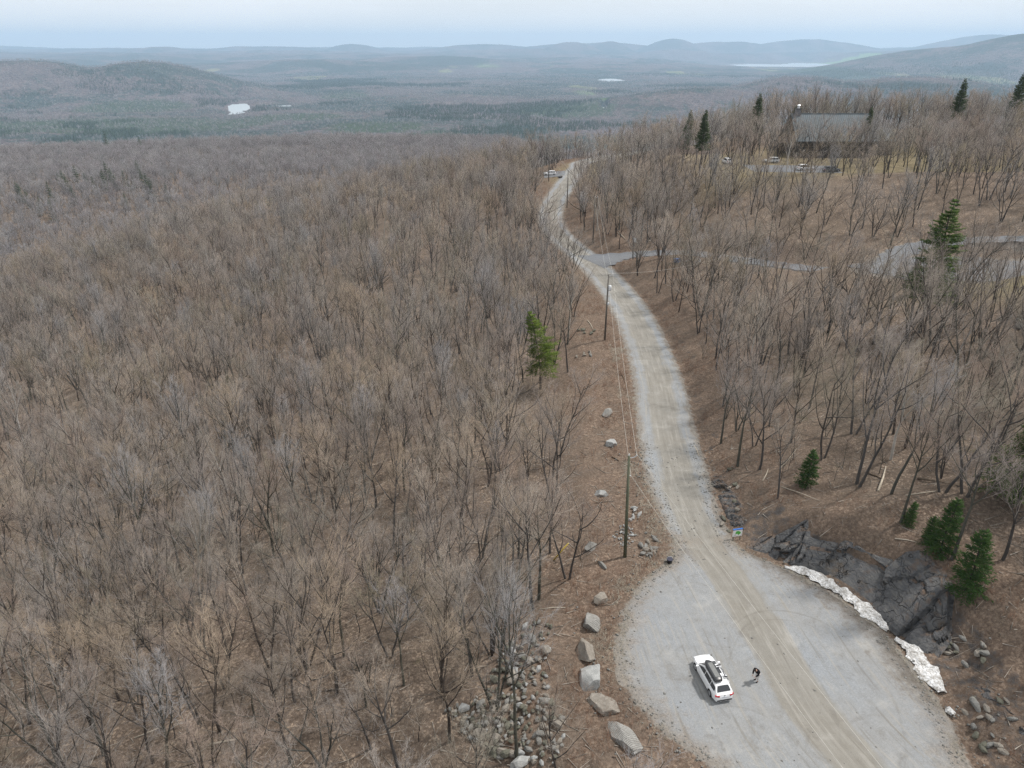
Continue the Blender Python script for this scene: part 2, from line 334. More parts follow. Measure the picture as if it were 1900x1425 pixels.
def m_gravel(name='gravel', drive=False):
    t = NT(name, .95, .12)
    ac = t.attr('across'); al = t.attr('along')
    cv = t.n('CombineXYZ'); t.l(ac, cv.inputs[0]); t.l(t.math('MULTIPLY', al, .05), cv.inputs[1])
    streak = t.noise(1.6, 5, .65, vec=cv.outputs[0]); big = t.noise(.12, 4, .6); fine = t.noise(7, 4, .8); sp = t.noise(26, 2, .8); md = t.noise(.9, 5, .7)
    g = t.ramp(fine, [(.25, (.175, .19, .208)), (.5, (.24, .256, .272)), (.8, (.33, .345, .358))])
    g = t.mix(t.ramp(big, [(.35, 0.0), (.65, .5)]), g, (.255, .245, .225)); g = t.mix(t.ramp(md, [(.35, .3), (.55, 0.0)]), g, (.17, .166, .158))
    g = t.mix(t.ramp(sp, [(.64, 0.0), (.72, .5)]), g, (.62, .62, .61)); g = t.mix(t.ramp(sp, [(.28, .55), (.36, 0.0)]), g, (.12, .12, .12))
    if not drive:
        aa = t.math('ABSOLUTE', t.math('ADD', ac, t.math('MULTIPLY', t.math('SUBTRACT', t.noise(.18, 5, .65), .5), 2.6)))
        tr = t.ramp(aa, [(.0, 1.0), (.1, 1.0), (1, 0.0)])
        band = t.math('SUBTRACT', 1.0, t.math('DIVIDE', aa, 2.5), clamp=True); band = t.ramp(t.math('ADD', band, t.math('MULTIPLY', t.math('SUBTRACT', streak, .5), .8)), [(.02, 0.0), (.28, 1.0)])
        tan = t.ramp(streak, [(.3, (.165, .150, .122)), (.5, (.222, .206, .174)), (.7, (.30, .286, .255))])
        tan = t.mix(.35, tan, t.ramp(md, [(.3, (.16, .145, .12)), (.7, (.26, .245, .215))]))
        c = t.mix(t.math('MULTIPLY', band, .78), g, tan)
        # wheel lines along the way
        wl = t.ramp(t.noise(3.2, 2, .5, vec=cv.outputs[0]), [(.56, 0.0), (.68, .4)]); c = t.mix(wl, c, (.32, .305, .275))
        wd = t.ramp(t.noise(2.3, 3, .6, vec=cv.outputs[0]), [(.3, .45), (.42, 0.0)]); c = t.mix(wd, c, (.14, .13, .11))
        # turning arcs pressed into the lot
        P = t.n('SeparateXYZ'); t.l(t.pos(), P.inputs[0])
        for (cx, cy, rad, wd_, a, mxx, mxy, mr) in ARCS:
            q = t.math('SQRT', t.math('ADD', t.math('POWER', t.math('SUBTRACT', P.outputs[0], cx), 2.0), t.math('POWER', t.math('SUBTRACT', P.outputs[1], cy), 2.0)))
            e = t.math('ABSOLUTE', t.math('SUBTRACT', q, rad)); f = t.math('MULTIPLY', t.math('SUBTRACT', 1.0, t.math('DIVIDE', e, wd_), clamp=True), a)
            dm = t.math('SQRT', t.math('ADD', t.math('POWER', t.math('SUBTRACT', P.outputs[0], mxx), 2.0), t.math('POWER', t.math('SUBTRACT', P.outputs[1], mxy), 2.0)))
            f = t.math('MULTIPLY', f, t.math('MULTIPLY', t.math('SUBTRACT', 1.25, t.math('DIVIDE', dm, mr), clamp=True), t.ramp(t.noise(.5, 3), [(.35, 0.2), (.6, 1.0)]))); c = t.mix(f, c, (.13, .12, .105))
        edge = t.attr('edge'); em = t.ramp(t.math('ADD', edge, t.math('MULTIPLY', t.math('SUBTRACT', md, .5), 1.6)), [(.35, 0.0), (.9, .75)])
        c = t.mix(em, c, t.ramp(fine, [(.3, (.10, .082, .066)), (.7, (.29, .25, .205))]))
        st = t.ramp(t.noise(.33, 6, .72, dist=.8), [(.56, 0.0), (.70, .55)]); c = t.mix(st, c, (.135, .125, .11)); pl = t.ramp(t.noise(.2, 5, .7), [(.55, 0.0), (.72, .45)]); c = t.mix(pl, c, (.40, .39, .365))
        wet = t.attr('wet'); wm = t.ramp(t.math('ADD', wet, t.math('MULTIPLY', t.math('SUBTRACT', md, .5), 1.4)), [(.4, 0.0), (.95, .75)]); c = t.mix(wm, c, (.085, .075, .065))
    else:
        c = t.mix(.65, g, (.115, .122, .135))
    t.bump(t.math('ADD', fine, sp), .03, .7)
    return t.col(c)
# ------------------------------------------------------------------ setting: ground, valley, road, driveway, water
def circ(p, q, r):
    (ax, ay), (bx, by), (cx, cy) = [unproj(*k, 0) for k in (p, q, r)]
    d = 2 * (ax * (by - cy) + bx * (cy - ay) + cx * (ay - by))
    ux = ((ax**2 + ay**2) * (by - cy) + (bx**2 + by**2) * (cy - ay) + (cx**2 + cy**2) * (ay - by)) / d
    uy = ((ax**2 + ay**2) * (cx - bx) + (bx**2 + by**2) * (ax - cx) + (cx**2 + cy**2) * (bx - ax)) / d
    return ux, uy, math.hypot(ax - ux, ay - uy)
ARCS = []
for a_, b_, c_, wd_, al_ in [((1362, 1162), (1440, 1133), (1574, 1187), .16, .5), ((1365, 1180), (1440, 1150), (1560, 1192), .12, .3), ((1352, 1172), (1354, 1205), (1362, 1240), .2, .35),
                             ((1375, 1172), (1362, 1200), (1350, 1232), .14, .35), ((1405, 1205), (1395, 1222), (1378, 1228), .3, .35), ((1390, 1170), (1405, 1200), (1402, 1235), .2, .3),
                             ((1500, 1235), (1540, 1300), (1560, 1400), .15, .3), ((1260, 1320), (1380, 1290), (1470, 1400), .16, .28), ((1300, 1330), (1400, 1320), (1480, 1425), .14, .28), ((1640, 1262), (1672, 1340), (1680, 1425), .2, .3)]:
    q0, q1, q2 = unproj(*a_, 0), unproj(*b_, 0), unproj(*c_, 0)
    ARCS.append((*circ(a_, b_, c_), wd_, al_, *q1, max(math.dist(q0, q1), math.dist(q2, q1))))
M_ground = m_ground(); M_valley = m_valley(); M_gravel = m_gravel('road_gravel'); M_drive = m_gravel('driveway_gravel', True)
def polar(rs, dense):
    th = np.r_[np.arange(-180, -dense, 2.0), np.arange(-dense, dense, .125), np.arange(dense, 180, 2.0)]
    T, Q = np.meshgrid(np.radians(th), rs); x = Q * np.sin(T); y = Q * np.cos(T)
    n, m = x.shape; i = np.arange(n - 1)[:, None]; j = np.arange(m)[None, :]; j2 = (j + 1) % m
    F = np.stack([i * m + j + 0 * j2, i * m + j2, (i + 1) * m + j2, (i + 1) * m + j], -1).reshape(-1, 4)
    return x, y, F[:, ::-1]
rs = [6.0]
while rs[-1] < 1400: rs.append(rs[-1] + max(.33, rs[-1] * .0085))
x, y, F = polar(np.array(rs), 46)
z = H(x, y)
eRy, eLy = eR(y), eL(y)
sr = x - eRy; sl = eLy - x
grav = np.exp(-np.maximum(np.maximum(sr, sl), 0) / 1.1) * .75 * (y < 340)
dd, _ = poly_dist(x, y, DV); grav = np.maximum(grav, np.exp(-np.maximum(dd - DHW, 0) / 1.0) * .8 * (sr > 0)); pdv = pad_d(x, y); grav = np.maximum(grav, .8 * np.exp(-np.maximum(pdv, 0) / 1.2) * (sr > 0))
verge = ((1 - ss(9, 15, sl)) * (sl > 0) + (1 - ss(9, 18, sr)) * (sr > 0)) * (y < 340)
lawn = .55 * (1 - ss(.8, 1.3, np.maximum(np.abs(x - 104) / 48, np.abs(y - 222) / 22))) + (1 - ss(0, 1, np.hypot((x - 98) / 26, (y - 118) / 12) - .3)) * .8
lawn = np.maximum(lawn, (1 - ss(6, 14, np.hypot(x - Xr(y) - 2, (y - 285) / 2.2))) * .9)
for (fx, fy, fr) in [(1840, 870, 9)]: pass
rock = ss(1.2, 2.0, sr) * (1 - ss(6, 8.5, sr)) * ss(30, 36, y) * (1 - ss(66, 76, y)) * .5
rock = np.maximum(rock, .40 * ss(.3, 1, sr) * (1 - ss(2.5, 5.5, sr)) * ss(66, 72, y) * (1 - ss(230, 270, y)))
mnt = mk('ground', np.stack([x, y, z], -1).reshape(-1, 3), F, M_ground, None, True,
         dict(gravel=grav.ravel(), verge=verge.ravel(), lawn=np.clip(lawn, 0, 1).ravel(), rockface=rock.ravel()))
tag(mnt, kind='structure')
rs = [1330.0]
while rs[-1] < 30000: rs.append(rs[-1] * 1.0075)
x, y, F = polar(np.array(rs), 50)
z = H(x, y); z = np.where(np.hypot(x, y) < 1350, z - 6, z)
PX, PY, _d = proj(x, np.maximum(y, 1), z)
con = np.zeros_like(x)
for (cx, cy, rx, ry) in [(200, 232, 300, 18), (60, 238, 160, 16), (345, 165, 26, 7), (455, 225, 60, 16), (700, 236, 110, 10), (800, 250, 60, 10), (1050, 205, 110, 12), (1180, 185, 90, 9), (1500, 140, 45, 12), (640, 178, 50, 6), (420, 165, 30, 6), (560, 215, 90, 8), (250, 200, 120, 10), (1560, 150, 40, 6)]:
    gx, gy, _ = unproj(cx, cy, -290)[0], unproj(cx, cy, -290)[1], 0
    gw = rx / FPX * gy; y1 = unproj(cx, cy - ry, -290)[1]; gl = abs(y1 - gy)
    con = np.maximum(con, np.exp(-((x - gx) / gw) ** 2 - ((y - gy) / gl) ** 2))
fx, fy = unproj(1595, 117.5, -285); field = ((np.abs(x - fx) < 640) & (np.abs(y - fy) < 1100)).astype(float) * (lake_q(x, y) > 1.1)
for (a, b, ww, hh) in [(750, 104, 70, 1200), (1120, 186, 12, 140), (660, 102, 60, 900), (905, 131, 40, 500), (1085, 170, 30, 300)]:
    gx, gy = unproj(a, b, -285); field = np.maximum(field, np.exp(-((x - gx) / (ww / FPX * gy / 2)) ** 4 - ((y - gy) / hh) ** 4) * .55)
flat = np.clip(1 - (z + 290) / 120, 0, 1) * (np.hypot(x, y) > 6500)
tag(mk('valley', np.stack([x, y, z], -1).reshape(-1, 3), F, M_valley, None, True, dict(conifer=con.ravel(), field=field.ravel(), flat=flat.ravel())), kind='structure')
tw = NT('lake_water', .34, .8); tw.col((.34, .38, .40)); tw.b.inputs['IOR'].default_value = 1.5; tw.bump(tw.noise(.02, 3), 1, .15)
for k, (cx, cy, rx, ry, ro) in enumerate(LAKES):
    if k == 1: continue
    if k == 0: cx, cy, rx, ry = cx + 350, cy + 500, rx * 2.0, ry * 3.6
    q = []; n = 48
    for i in range(n): a = 2 * math.pi * i / n; c, s = math.cos(ro), math.sin(ro); dx, dy = 1.75 * rx * math.cos(a), 1.75 * ry * math.sin(a); q.append((cx + dx * c - dy * s, cy + dx * s + dy * c, -303 - .4 * k))
    tag(mk('lake' if k < 2 else 'pond', q, [tuple(range(n))], tw.m), kind='structure')

def strip(name, ys, mat, ncol, lift):
    lo_ = 2.2 * (ys < 62) * ss(66, 60, ys) if False else 2.4 * (1 - ss(58, 66, ys)); a = eL(ys) + .55 * fbm(ys / 1.1, ys * 0 + 3, 4) * 2 + lo_ * fbm(ys / 4, ys * 0 + 21, 3); b = eR(ys) + .55 * fbm(ys / 1.1, ys * 0 + 9, 4) * 2 + .5 * lo_ * fbm(ys / 4, ys * 0 + 33, 3)
    t = np.linspace(0, 1, ncol)[None, :]; X = a[:, None] * (1 - t) + b[:, None] * t; Y = np.repeat(ys[:, None], ncol, 1)
    Z = zroad(Y) + lift + .05 * fbm(X / 3, Y / 3, 3) * np.minimum(1, 8 * t * (1 - t)) - .06 * (np.abs(t - .5) > .497)
    ac = (X - Xr(Y)) / WF(Y); sg = np.r_[0, np.cumsum(np.hypot(np.diff(Xr(ys)), np.diff(ys)))]; al = np.repeat(sg[:, None], ncol, 1)
    e = np.exp(-np.minimum(X - a[:, None], b[:, None] - X) / np.where(Y < 64, 2.8, .7)); wet = np.exp(-(b[:, None] - X) / 2.6) * ss(38, 44, Y) * (1 - ss(58, 64, Y))
    n, m = X.shape; i = np.arange(n - 1)[:, None]; j = np.arange(m - 1)[None, :]
    F = np.stack([i * m + j, i * m + j + 1, (i + 1) * m + j + 1, (i + 1) * m + j], -1).reshape(-1, 4)
    return tag(mk(name, np.stack([X, Y, Z], -1).reshape(-1, 3), F, mat, None, True, dict(across=ac.ravel(), along=al.ravel(), edge=e.ravel(), wet=wet.ravel())), kind='structure')
strip('parking_lot', np.arange(-8, 66.001, .25), M_gravel, 90, .03)
strip('road', np.arange(66, 345, .4), M_gravel, 22, .03)
# driveway ribbon and pad
D2 = catmull(DV[::6], 24); tn = np.gradient(D2[:, :2], axis=0); tn /= np.linalg.norm(tn, axis=1)[:, None]; nm = np.stack([tn[:, 1], -tn[:, 0]], -1)
V = []; AC = []; AL = []
for i in range(len(D2)):
    for q in np.linspace(-1, 1, 9):
        hw = DHW + .4 * math.sin(i * .7 + q) * abs(q) + max(0, 3.5 - i * .12) * abs(q)
        V.append((D2[i, 0] + nm[i, 0] * q * hw, D2[i, 1] + nm[i, 1] * q * hw, D2[i, 2] + .06)); AC.append(q * hw); AL.append(i * .5)
F = np.array([[i * 9 + j, i * 9 + j + 1, (i + 1) * 9 + j + 1, (i + 1) * 9 + j] for i in range(len(D2) - 1) for j in range(8)])
tag(mk('driveway', V, F, M_drive, None, True, dict(across=AC, along=AL)), kind='structure')
V = [(pad_c[0], pad_c[1], 9.42)]; n = 60
for k in range(1, 5):
    for i in range(n):
        a = 2 * math.pi * i / n; f = k / 4 * (1 + .06 * math.sin(5 * a) + .04 * math.sin(11 * a + 1)); V.append((pad_c[0] + PADR[0] * f * math.cos(a), pad_c[1] + PADR[1] * f * math.sin(a), 9.42))
F = [(0, 1 + i, 1 + (i + 1) % n) for i in range(n)] + [(1 + (k - 1) * n + i, 1 + k * n + i, 1 + k * n + (i + 1) % n, 1 + (k - 1) * n + (i + 1) % n) for k in range(1, 4) for i in range(n)]
tag(mk('turning_area', V, F, M_drive, None, False, dict(across=[v[0] for v in V], along=[v[1] for v in V])), kind='structure')
# small yard paving beside the lodge where cars stand
V = [(68, 205, LZ + .03), (92, 203, LZ + .03), (92, 216, LZ + .03), (68, 218, LZ + .03)]
tag(mk('lodge_yard', V, [(0, 1, 2, 3)], M_drive, None, False, dict(across=[0, 1, 2, 3], along=[0, 1, 2, 3])), kind='structure')
# haze
hb = MB(); hb.box((0, 0, 30), (64000, 64000, 860)); hm = bpy.data.materials.new('haze_air'); hm.use_nodes = True
hn = hm.node_tree; hn.nodes.remove(hn.nodes['Principled BSDF']); pv = hn.nodes.new('ShaderNodeVolumePrincipled'); pv.inputs['Density'].default_value = HAZE
pv.inputs['Color'].default_value = (.56, .77, 1.0, 1); pv.inputs['Anisotropy'].default_value = .1
hn.links.new(pv.outputs[0], hn.nodes['Material Output'].inputs['Volume'])
hz = hb.build('haze', hm); tag(hz, kind='stuff')
# ------------------------------------------------------------------ tree building
def frames(D):
    D = D / (np.linalg.norm(D, axis=1, keepdims=True) + 1e-9)
    ref = np.where(np.abs(D[:, 2:3]) < .9, np.array([[0, 0, 1.0]]), np.array([[1.0, 0, 0]]))
    A = np.cross(D, ref); A /= np.linalg.norm(A, axis=1, keepdims=True) + 1e-9
    return A, np.cross(D, A)
def prisms(P0, P1, R0, R1, n):
    """open tapered n-gon tubes, one per segment"""
    A, B = frames(P1 - P0); k = len(P0); V = np.zeros((k, 2 * n, 3))
    for q in range(n):
        c, s = math.cos(2 * math.pi * q / n), math.sin(2 * math.pi * q / n); d = A * c + B * s
        V[:, q] = P0 + d * R0[:, None]; V[:, n + q] = P1 + d * R1[:, None]
    f = np.array([[q, (q + 1) % n, n + (q + 1) % n, n + q] for q in range(n)]); F = (np.arange(k)[:, None, None] * 2 * n + f[None]).reshape(-1, 4)
    return V.reshape(-1, 3), F
def cones(P0, P1, R0):
    A, B = frames(P1 - P0); k = len(P0); V = np.zeros((k, 4, 3))
    for q in range(3):
        c, s = math.cos(2.0944 * q), math.sin(2.0944 * q); V[:, q] = P0 + (A * c + B * s) * R0[:, None]
    V[:, 3] = P1; f = np.array([[0, 1, 3, 3], [1, 2, 3, 3], [2, 0, 3, 3]])
    return V.reshape(-1, 3), (np.arange(k)[:, None, None] * 4 + f[None, :, :3]).reshape(-1, 3)
def grow(rs, P, D, L, nseg, wob, up):
    """polylines from P along D: returns points (k,nseg+1,3)"""
    k = len(P); pts = np.zeros((k, nseg + 1, 3)); pts[:, 0] = P; d = D.copy()
    for i in range(nseg):
        d = d + rs.normal(0, wob, (k, 3)); d[:, 2] += up; d /= np.linalg.norm(d, axis=1, keepdims=True)
        pts[:, i + 1] = pts[:, i] + d * (L / nseg)[:, None]
    return pts
def children(rs, pts, L, m, t0, t1, ang, lf, taper=.6):
    """m children per polyline: start points, directions, lengths"""
    k, n1, _ = pts.shape; t = (np.linspace(t0, t1, m)[None, :] + rs.uniform(-.5, .5, (k, m)) * (t1 - t0) / m).clip(0, .999)
    f = t * (n1 - 1); i = f.astype(int).clip(0, n1 - 2); fr = (f - i)[..., None]; idx = np.arange(k)[:, None]
    p0 = pts[idx, i]; p1 = pts[idx, i + 1]; P = p0 + (p1 - p0) * fr; D = p1 - p0; D /= np.linalg.norm(D, axis=2, keepdims=True) + 1e-9
    D = D.reshape(-1, 3); A, B = frames(D); ph = (rs.uniform(0, 6.283, (k, 1)) + np.arange(m)[None] * 2.4 + rs.normal(0, .4, (k, m))).reshape(-1)[:, None]
    a = (ang + rs.normal(0, .16, k * m))[:, None]
    N_ = D * np.cos(a) + (A * np.cos(ph) + B * np.sin(ph)) * np.sin(a)
    Ln = (L[:, None] * lf * (1 - taper * t) * rs.uniform(.75, 1.2, (k, m))).reshape(-1)
    return P.reshape(-1, 3), N_, Ln
def segs(pts, r0, r1):
    k, n1, _ = pts.shape; t = np.linspace(0, 1, n1)[None]; r = r0[:, None] * (1 - t) + r1[:, None] * t
    return pts[:, :-1].reshape(-1, 3), pts[:, 1:].reshape(-1, 3), r[:, :-1].reshape(-1), r[:, 1:].reshape(-1)
def join(*VF):
    V = []; F = []; b = 0; w_ = max(f.shape[1] for _, f in VF)
    tri = [(v, f) for v, f in VF]
    for v, f in tri:
        if f.shape[1] == 4: f = np.vstack([f[:, [0, 1, 2]], f[:, [0, 2, 3]]])
        V.append(v); F.append(f + b); b += len(v)
    return np.vstack(V), np.vstack(F)
def hardwood(seed, Ht=12.0, stems=1, lean=.05, spread=1.0, n1=11, n2=8, n3=7, n4=5, tw=1.0, clear=.32, up=.16):
    rs = np.random.RandomState(seed)
    P = np.zeros((stems, 3)); a = rs.uniform(0, 6.28) + np.arange(stems) * 6.283 / stems
    if stems > 1: P[:, 0] = .18 * np.cos(a); P[:, 1] = .18 * np.sin(a)
    ln = lean if stems == 1 else .13 + lean
    D = np.stack([np.cos(a) * ln, np.sin(a) * ln, np.ones(stems)], -1); D /= np.linalg.norm(D, axis=1, keepdims=True)
    L = np.full(stems, Ht * .86) * rs.uniform(.85, 1.05, stems); P[:, 2] = -.35
    t = grow(rs, P, D, L, 9, .055, .02)
    R0 = np.full(stems, (.0125 if stems == 1 else .0095) * Ht) * rs.uniform(.85, 1.15, stems)
    V1 = prisms(*segs(t, R0, R0 * .22), 6)
    p, d, l = children(rs, t, L, n1, clear, .99, .70 * spread, .74, .60)
    b1 = grow(rs, p, d, l, 5, .09, up); rb = l * .0105 + .010; V2 = prisms(*segs(b1, rb, rb * .3), 4)
    p, d, l2 = children(rs, b1, l, n2, .18, 1, .6, .46, .45); b2 = grow(rs, p, d, l2, 3, .12, up * .9); rb2 = l2 * .006 + .007
    V3 = prisms(*segs(b2, rb2 * tw, rb2 * .45 * tw), 3)
    p, d, l3 = children(rs, b2, l2, n3, .15, 1, .62, .58, .35); l3 = np.maximum(l3, .45); b3 = grow(rs, p, d, l3, 2, .14, up * .7)
    r3 = np.full(len(l3), .0062 * tw); V4 = prisms(*segs(b3, r3, r3 * .6), 3)
    p, d, l4 = children(rs, b3, l3, n4, .1, 1, .5, .85, .3); l4 = np.maximum(l4, .35)
    V5 = cones(p, p + d * l4[:, None], np.full(len(l4), .0050 * tw))
    return join(V1, V2), join(V3, V4, V5)
def bark(name, c, r=.25, sc=3.0):
    t = NT(name, .95, .1); n = t.noise(sc, 4, .7, vec=t.pos((1, 1, .35), obj=True))
    oi = t.n('ObjectInfo').outputs['Random']
    c1 = t.ramp(n, [(.3, tuple(x * (1 - r) for x in c)), (.7, tuple(x * (1 + r) for x in c))])
    hs = t.n('HueSaturation'); t.l(c1, hs.inputs['Color']); t.l(t.math('ADD', .80, t.math('MULTIPLY', oi, .42)), hs.inputs['Value'])
    t.l(t.math('ADD', .50, t.math('MULTIPLY', t.math('FRACT', t.math('MULTIPLY', oi, 7.3)), .60)), hs.inputs['Saturation'])
    return t.col(hs.outputs[0])
M_snag = plain('bleached_wood', (.52, .48, .42), .9, .1)
TR = [bark('grey_bark', (.085, .076, .070)), bark('brown_bark', (.062, .050, .042)), bark('mossy_bark', (.078, .076, .06)), bark('birch_bark', (.42, .40, .37))]
TW = [bark('grey_twig', (.29, .252, .222)), bark('tan_twig', (.33, .268, .205)), bark('rosy_twig', (.275, .218, .183)), bark('olive_twig', (.27, .236, .178)), bark('hazed_grey_twig', (.31, .295, .295)), bark('hazed_mauve_twig', (.285, .262, .268))]  # last two: grey and mauve tint puts distance haze into the twig colour
# (seed, stems, lean, spread, n1, clear, trunk material, twig material)
KINDS = [(11, 1, .04, 1.0, 10, .38, 0, 0), (12, 1, .08, .85, 9, .45, 1, 1), (13, 2, .03, .9, 6, .36, 0, 2), (14, 3, .05, .95, 5, .32, 2, 0), (15, 1, .03, 1.15, 11, .32, 1, 3),
         (16, 1, .12, .8, 8, .54, 0, 1), (17, 4, .06, 1.0, 4, .28, 1, 0), (18, 1, .06, .75, 8, .58, 2, 2), (19, 2, .10, 1.05, 7, .32, 0, 3), (20, 1, .02, 1.3, 11, .34, 1, 0), (21, 1, .07, .8, 8, .48, 3, 1), (22, 1, .16, 1.25, 7, .4, 0, 0), (23, 1, .03, .65, 9, .5, 2, 4), (24, 2, .06, 1.25, 8, .26, 1, 1)]
TREEMESH = []
def mesh_only(name, VF, mat):
    o = mk(name, VF[0], VF[1], mat); me = o.data; bpy.data.objects.remove(o); return me
for (sd_, st, le, sp_, n1_, cl, tm, wm) in KINDS:
    a, b = hardwood(sd_, 13.0, st, le, sp_, n1_, 7, 7, 5, 1.0, cl)
    TREEMESH.append((mesh_only('trunk', a, TR[tm]), mesh_only('crown', b, TW[wm])))
# lighter meshes of the same trees for the far slopes, twigs fewer and stouter
for j, (sd_, st, tm, wm) in enumerate([(41, 1, 0, 4), (42, 1, 1, 5), (43, 2, 0, 4), (44, 3, 2, 5)]):
    a, b = hardwood(sd_, 13.0, st, .05, 1.25, 11 if st == 1 else 6, 7, 6, 5, 2.4, .34)
    TREEMESH.append((mesh_only('trunk', a, TR[tm]), mesh_only('crown', b, TW[wm])))
NEARK = len(KINDS)

# ------------------------------------------------------------------ where the trees stand
rng = np.random.RandomState(5); LONE = hit(1003, 722)
def blocked(x, y):
    sl = eL(y) - x; sr = x - eR(y)
    m = (sl < np.interp(y, [0, 30, 60, 75, 110, 150, 200, 260, 330], [14, 13, 9.5, 11.5, 10, 6, 2.5, 4.5, 2])) & (sr < np.interp(y, [0, 40, 64, 80, 120, 170, 230, 330], [9, 9, 8, 4.2, 4.5, 3, 4, 2]))
    d, _ = poly_dist(x, y, DV); m |= (d < 4.2) & (sr > 0); m |= (sr > 0) & (y > 120) & (y < 172) & (poly_dist(x, y + 3.5, DV)[0] < 4.0)
    m |= (pad_d(x, y) < 1.5) | (pad_d(x, y + 4) < 1.0)
    m |= (np.abs(x - 105) < 21) & (np.abs(y - 240) < 9.5); m |= (x > 88) & (x < 96) & (y > 226) & (y < 232)          # lodge
    m |= (np.abs(x - 80) < 13) & (np.abs(y - 211) < 8)            # yard
    m |= (np.hypot((x - 98) / 15, (y - 118) / 7) < 1)             # lawn
    m |= (np.hypot((x - 8) / 10, (y - 277) / 5) < 1)
    m |= (np.abs(x - LONE[0]) < 4.5) & (y < LONE[1] + 2) & (y > LONE[1] - 22)
    return m
placed = []
def add_tree(x, y, k, s, r=None): placed.append((x, y, k, s, rng.uniform(0, 6.283) if r is None else r))
explicit = [(429, 1009, 6, .95), (181, 1136, 3, .9), (114, 1268, 6, .95), (284, 1416, 1, .9), (549, 1305, 0, .95), (372, 1346, 2, .95), (409, 1360, 1, 1), (107, 1420, 3, 1), (424, 1217, 0, .95), (615, 1154, 2, .95),
            (538, 1420, 1, .9), (600, 1423, 3, .9), (791, 1085, 0, .95), (816, 1052, 5, 1), (893, 1040, 2, 1.0), (989, 1133, 5, 1.15), (999, 1113, 7, 1.1), (1021, 1029, 0, 1.05), (1053, 1075, 2, 1.05), (962, 1038, 7, .9),
            (822, 1293, 1, .95), (878, 1254, 5, 1), (928, 1223, 4, 1.0), (912, 1214, 6, .9), (620, 1158, 5, .9), (805, 607, 4, .9), (636, 686, 0, 1), (661, 648, 5, 1), (697, 942, 0, 1.15), (582, 933, 2, .95), (601, 936, 1, 1),
            (781, 910, 3, .9), (751, 920, 7, 1), (753, 873, 0, 1), (732, 885, 5, .9), (1027, 942, 2, 1.1), (982, 942, 5, 1), (1053, 640, 7, 1.15), (1010, 623, 1, 1), (1412, 677, 2, 1.1), (1301, 585, 3, 1), (1338, 824, 7, .85),
            (1369, 865, 7, .95), (1408, 872, 0, 1), (1443, 927, 5, .65), (1526, 854, 8, .9), (1591, 902, 2, 1.1), (1670, 972, 7, .85), (1749, 913, 8, 1.0), (1790, 920, 2, 1.1), (1657, 806, 4, .9), (1778, 716, 3, 1), (1819, 666, 6, 1.05),
            (1696, 736, 1, 1), (1583, 806, 2, 1), (1463, 658, 5, 1), (1392, 677, 8, .95), (1848, 839, 5, .95), (1683, 607, 0, 1.1), (1225, 480, 6, 1.15), (1166, 448, 5, 1), (1190, 448, 7, .9), (1200, 452, 5, .9), (1149, 426, 7, 1),
            (1126, 415, 0, .9), (1007, 308, 5, 1), (1765, 1040, 7, .9), (1860, 1040, 0, 1), (1620, 640, 4, 1), (1500, 600, 2, .9), (1560, 700, 0, .9), (1730, 640, 3, 1.1), (1850, 760, 0, 1.1), (1330, 540, 1, .9), (1500, 760, 5, .8)]
for (a, b, k, s) in explicit:
    x, y, _ = hit(a, b); add_tree(x, y, k, s * (1.0 if a < 1100 else 1.2))
for (x, y, k) in [(93, 221, 0), (97, 224, 7), (101, 219, 2), (104, 226, 5), (108, 221, 1), (112, 227, 3), (116, 222, 0), (120, 226, 4), (124, 220, 7), (90, 227, 5), (106, 215, 8), (98, 213, 12), (114, 214, 1), (110, 229, 12), (119, 216, 2)]: add_tree(x, y, k, .85 + .02 * (k % 5))
CELL = {}
def ok_dist(x, y, d):
    cx, cy = int(x // 8), int(y // 8)
    for i in range(cx - 1, cx + 2):
        for j in range(cy - 1, cy + 2):
            for (a, b) in CELL.get((i, j), ()):
                if (a - x) ** 2 + (b - y) ** 2 < d * d: return False
    return True
def put(x, y): CELL.setdefault((int(x // 8), int(y // 8)), []).append((x, y))
for p in placed: put(p[0], p[1])
CONIF = []                                                 # filled below; hardwoods keep off them
conifer_px = [(1003, 722, 578), (1706, 618, 368), (1882, 925, 768), (1496, 903, 834), (1686, 975, 930), (1745, 1025, 925), (1790, 1098, 985), (1720, 1005, 958), (1395, 290, 173), (1298, 318, 203), (1266, 300, 232),
              (1274, 290, 203), (1600, 290, 198), (1763, 262, 145), (1865, 266, 130), (1899, 270, 165), (1690, 548, 478), (1880, 935, 902), (1858, 908, 880), (1464, 285, 195)]
def ray_height(x, y, z, py):
    v = (py - 712.5) / FPX; return CAMZ - y * (v * cP + sP) / (cP - v * sP) - z
for (a, b, tp) in conifer_px:
    x, y, z = hit(a, b); CONIF.append((x, y, z, ray_height(x, y, z, tp))); put(x, y)
for (x, y, z, h) in CONIF[:8]:
    for j in range(4): put(x, y - 1.5 * j); put(x + .8, y - 1.5 * j - 1)
def scatter(n, x0, x1, y0, y1, dmin, dens, kinds, smin_, smax_):
    X = rng.uniform(x0, x1, n); Y = rng.uniform(y0, y1, n); bl = blocked(X, Y); pr = rng.rand(n) < dens(X, Y)
    U = np.abs(X) / np.maximum(Y * cP + 40 * sP, 1)
    okk = ~bl & pr & (U < .80 + 8 / np.maximum(Y, 8)) & (Y > 16)
    for x, y in zip(X[okk], Y[okk]):
        if ok_dist(x, y, dmin * rng.uniform(.8, 1.5)): put(x, y); add_tree(x, y, int(rng.choice(kinds)), rng.uniform(smin_, smax_))
def dens_near(X, Y):
    left = X < Xr(Y); g = fbm(X / 14 + 5, Y / 14 + 8, 3)
    return np.where(left, .80 + 1.9 * g, .42 + 1.6 * g) * np.where(left, 1, np.where(Y > 150, 1.5, 1.0)) + .5 * (~left) * (X - eR(Y) < 12) * (Y > 68)
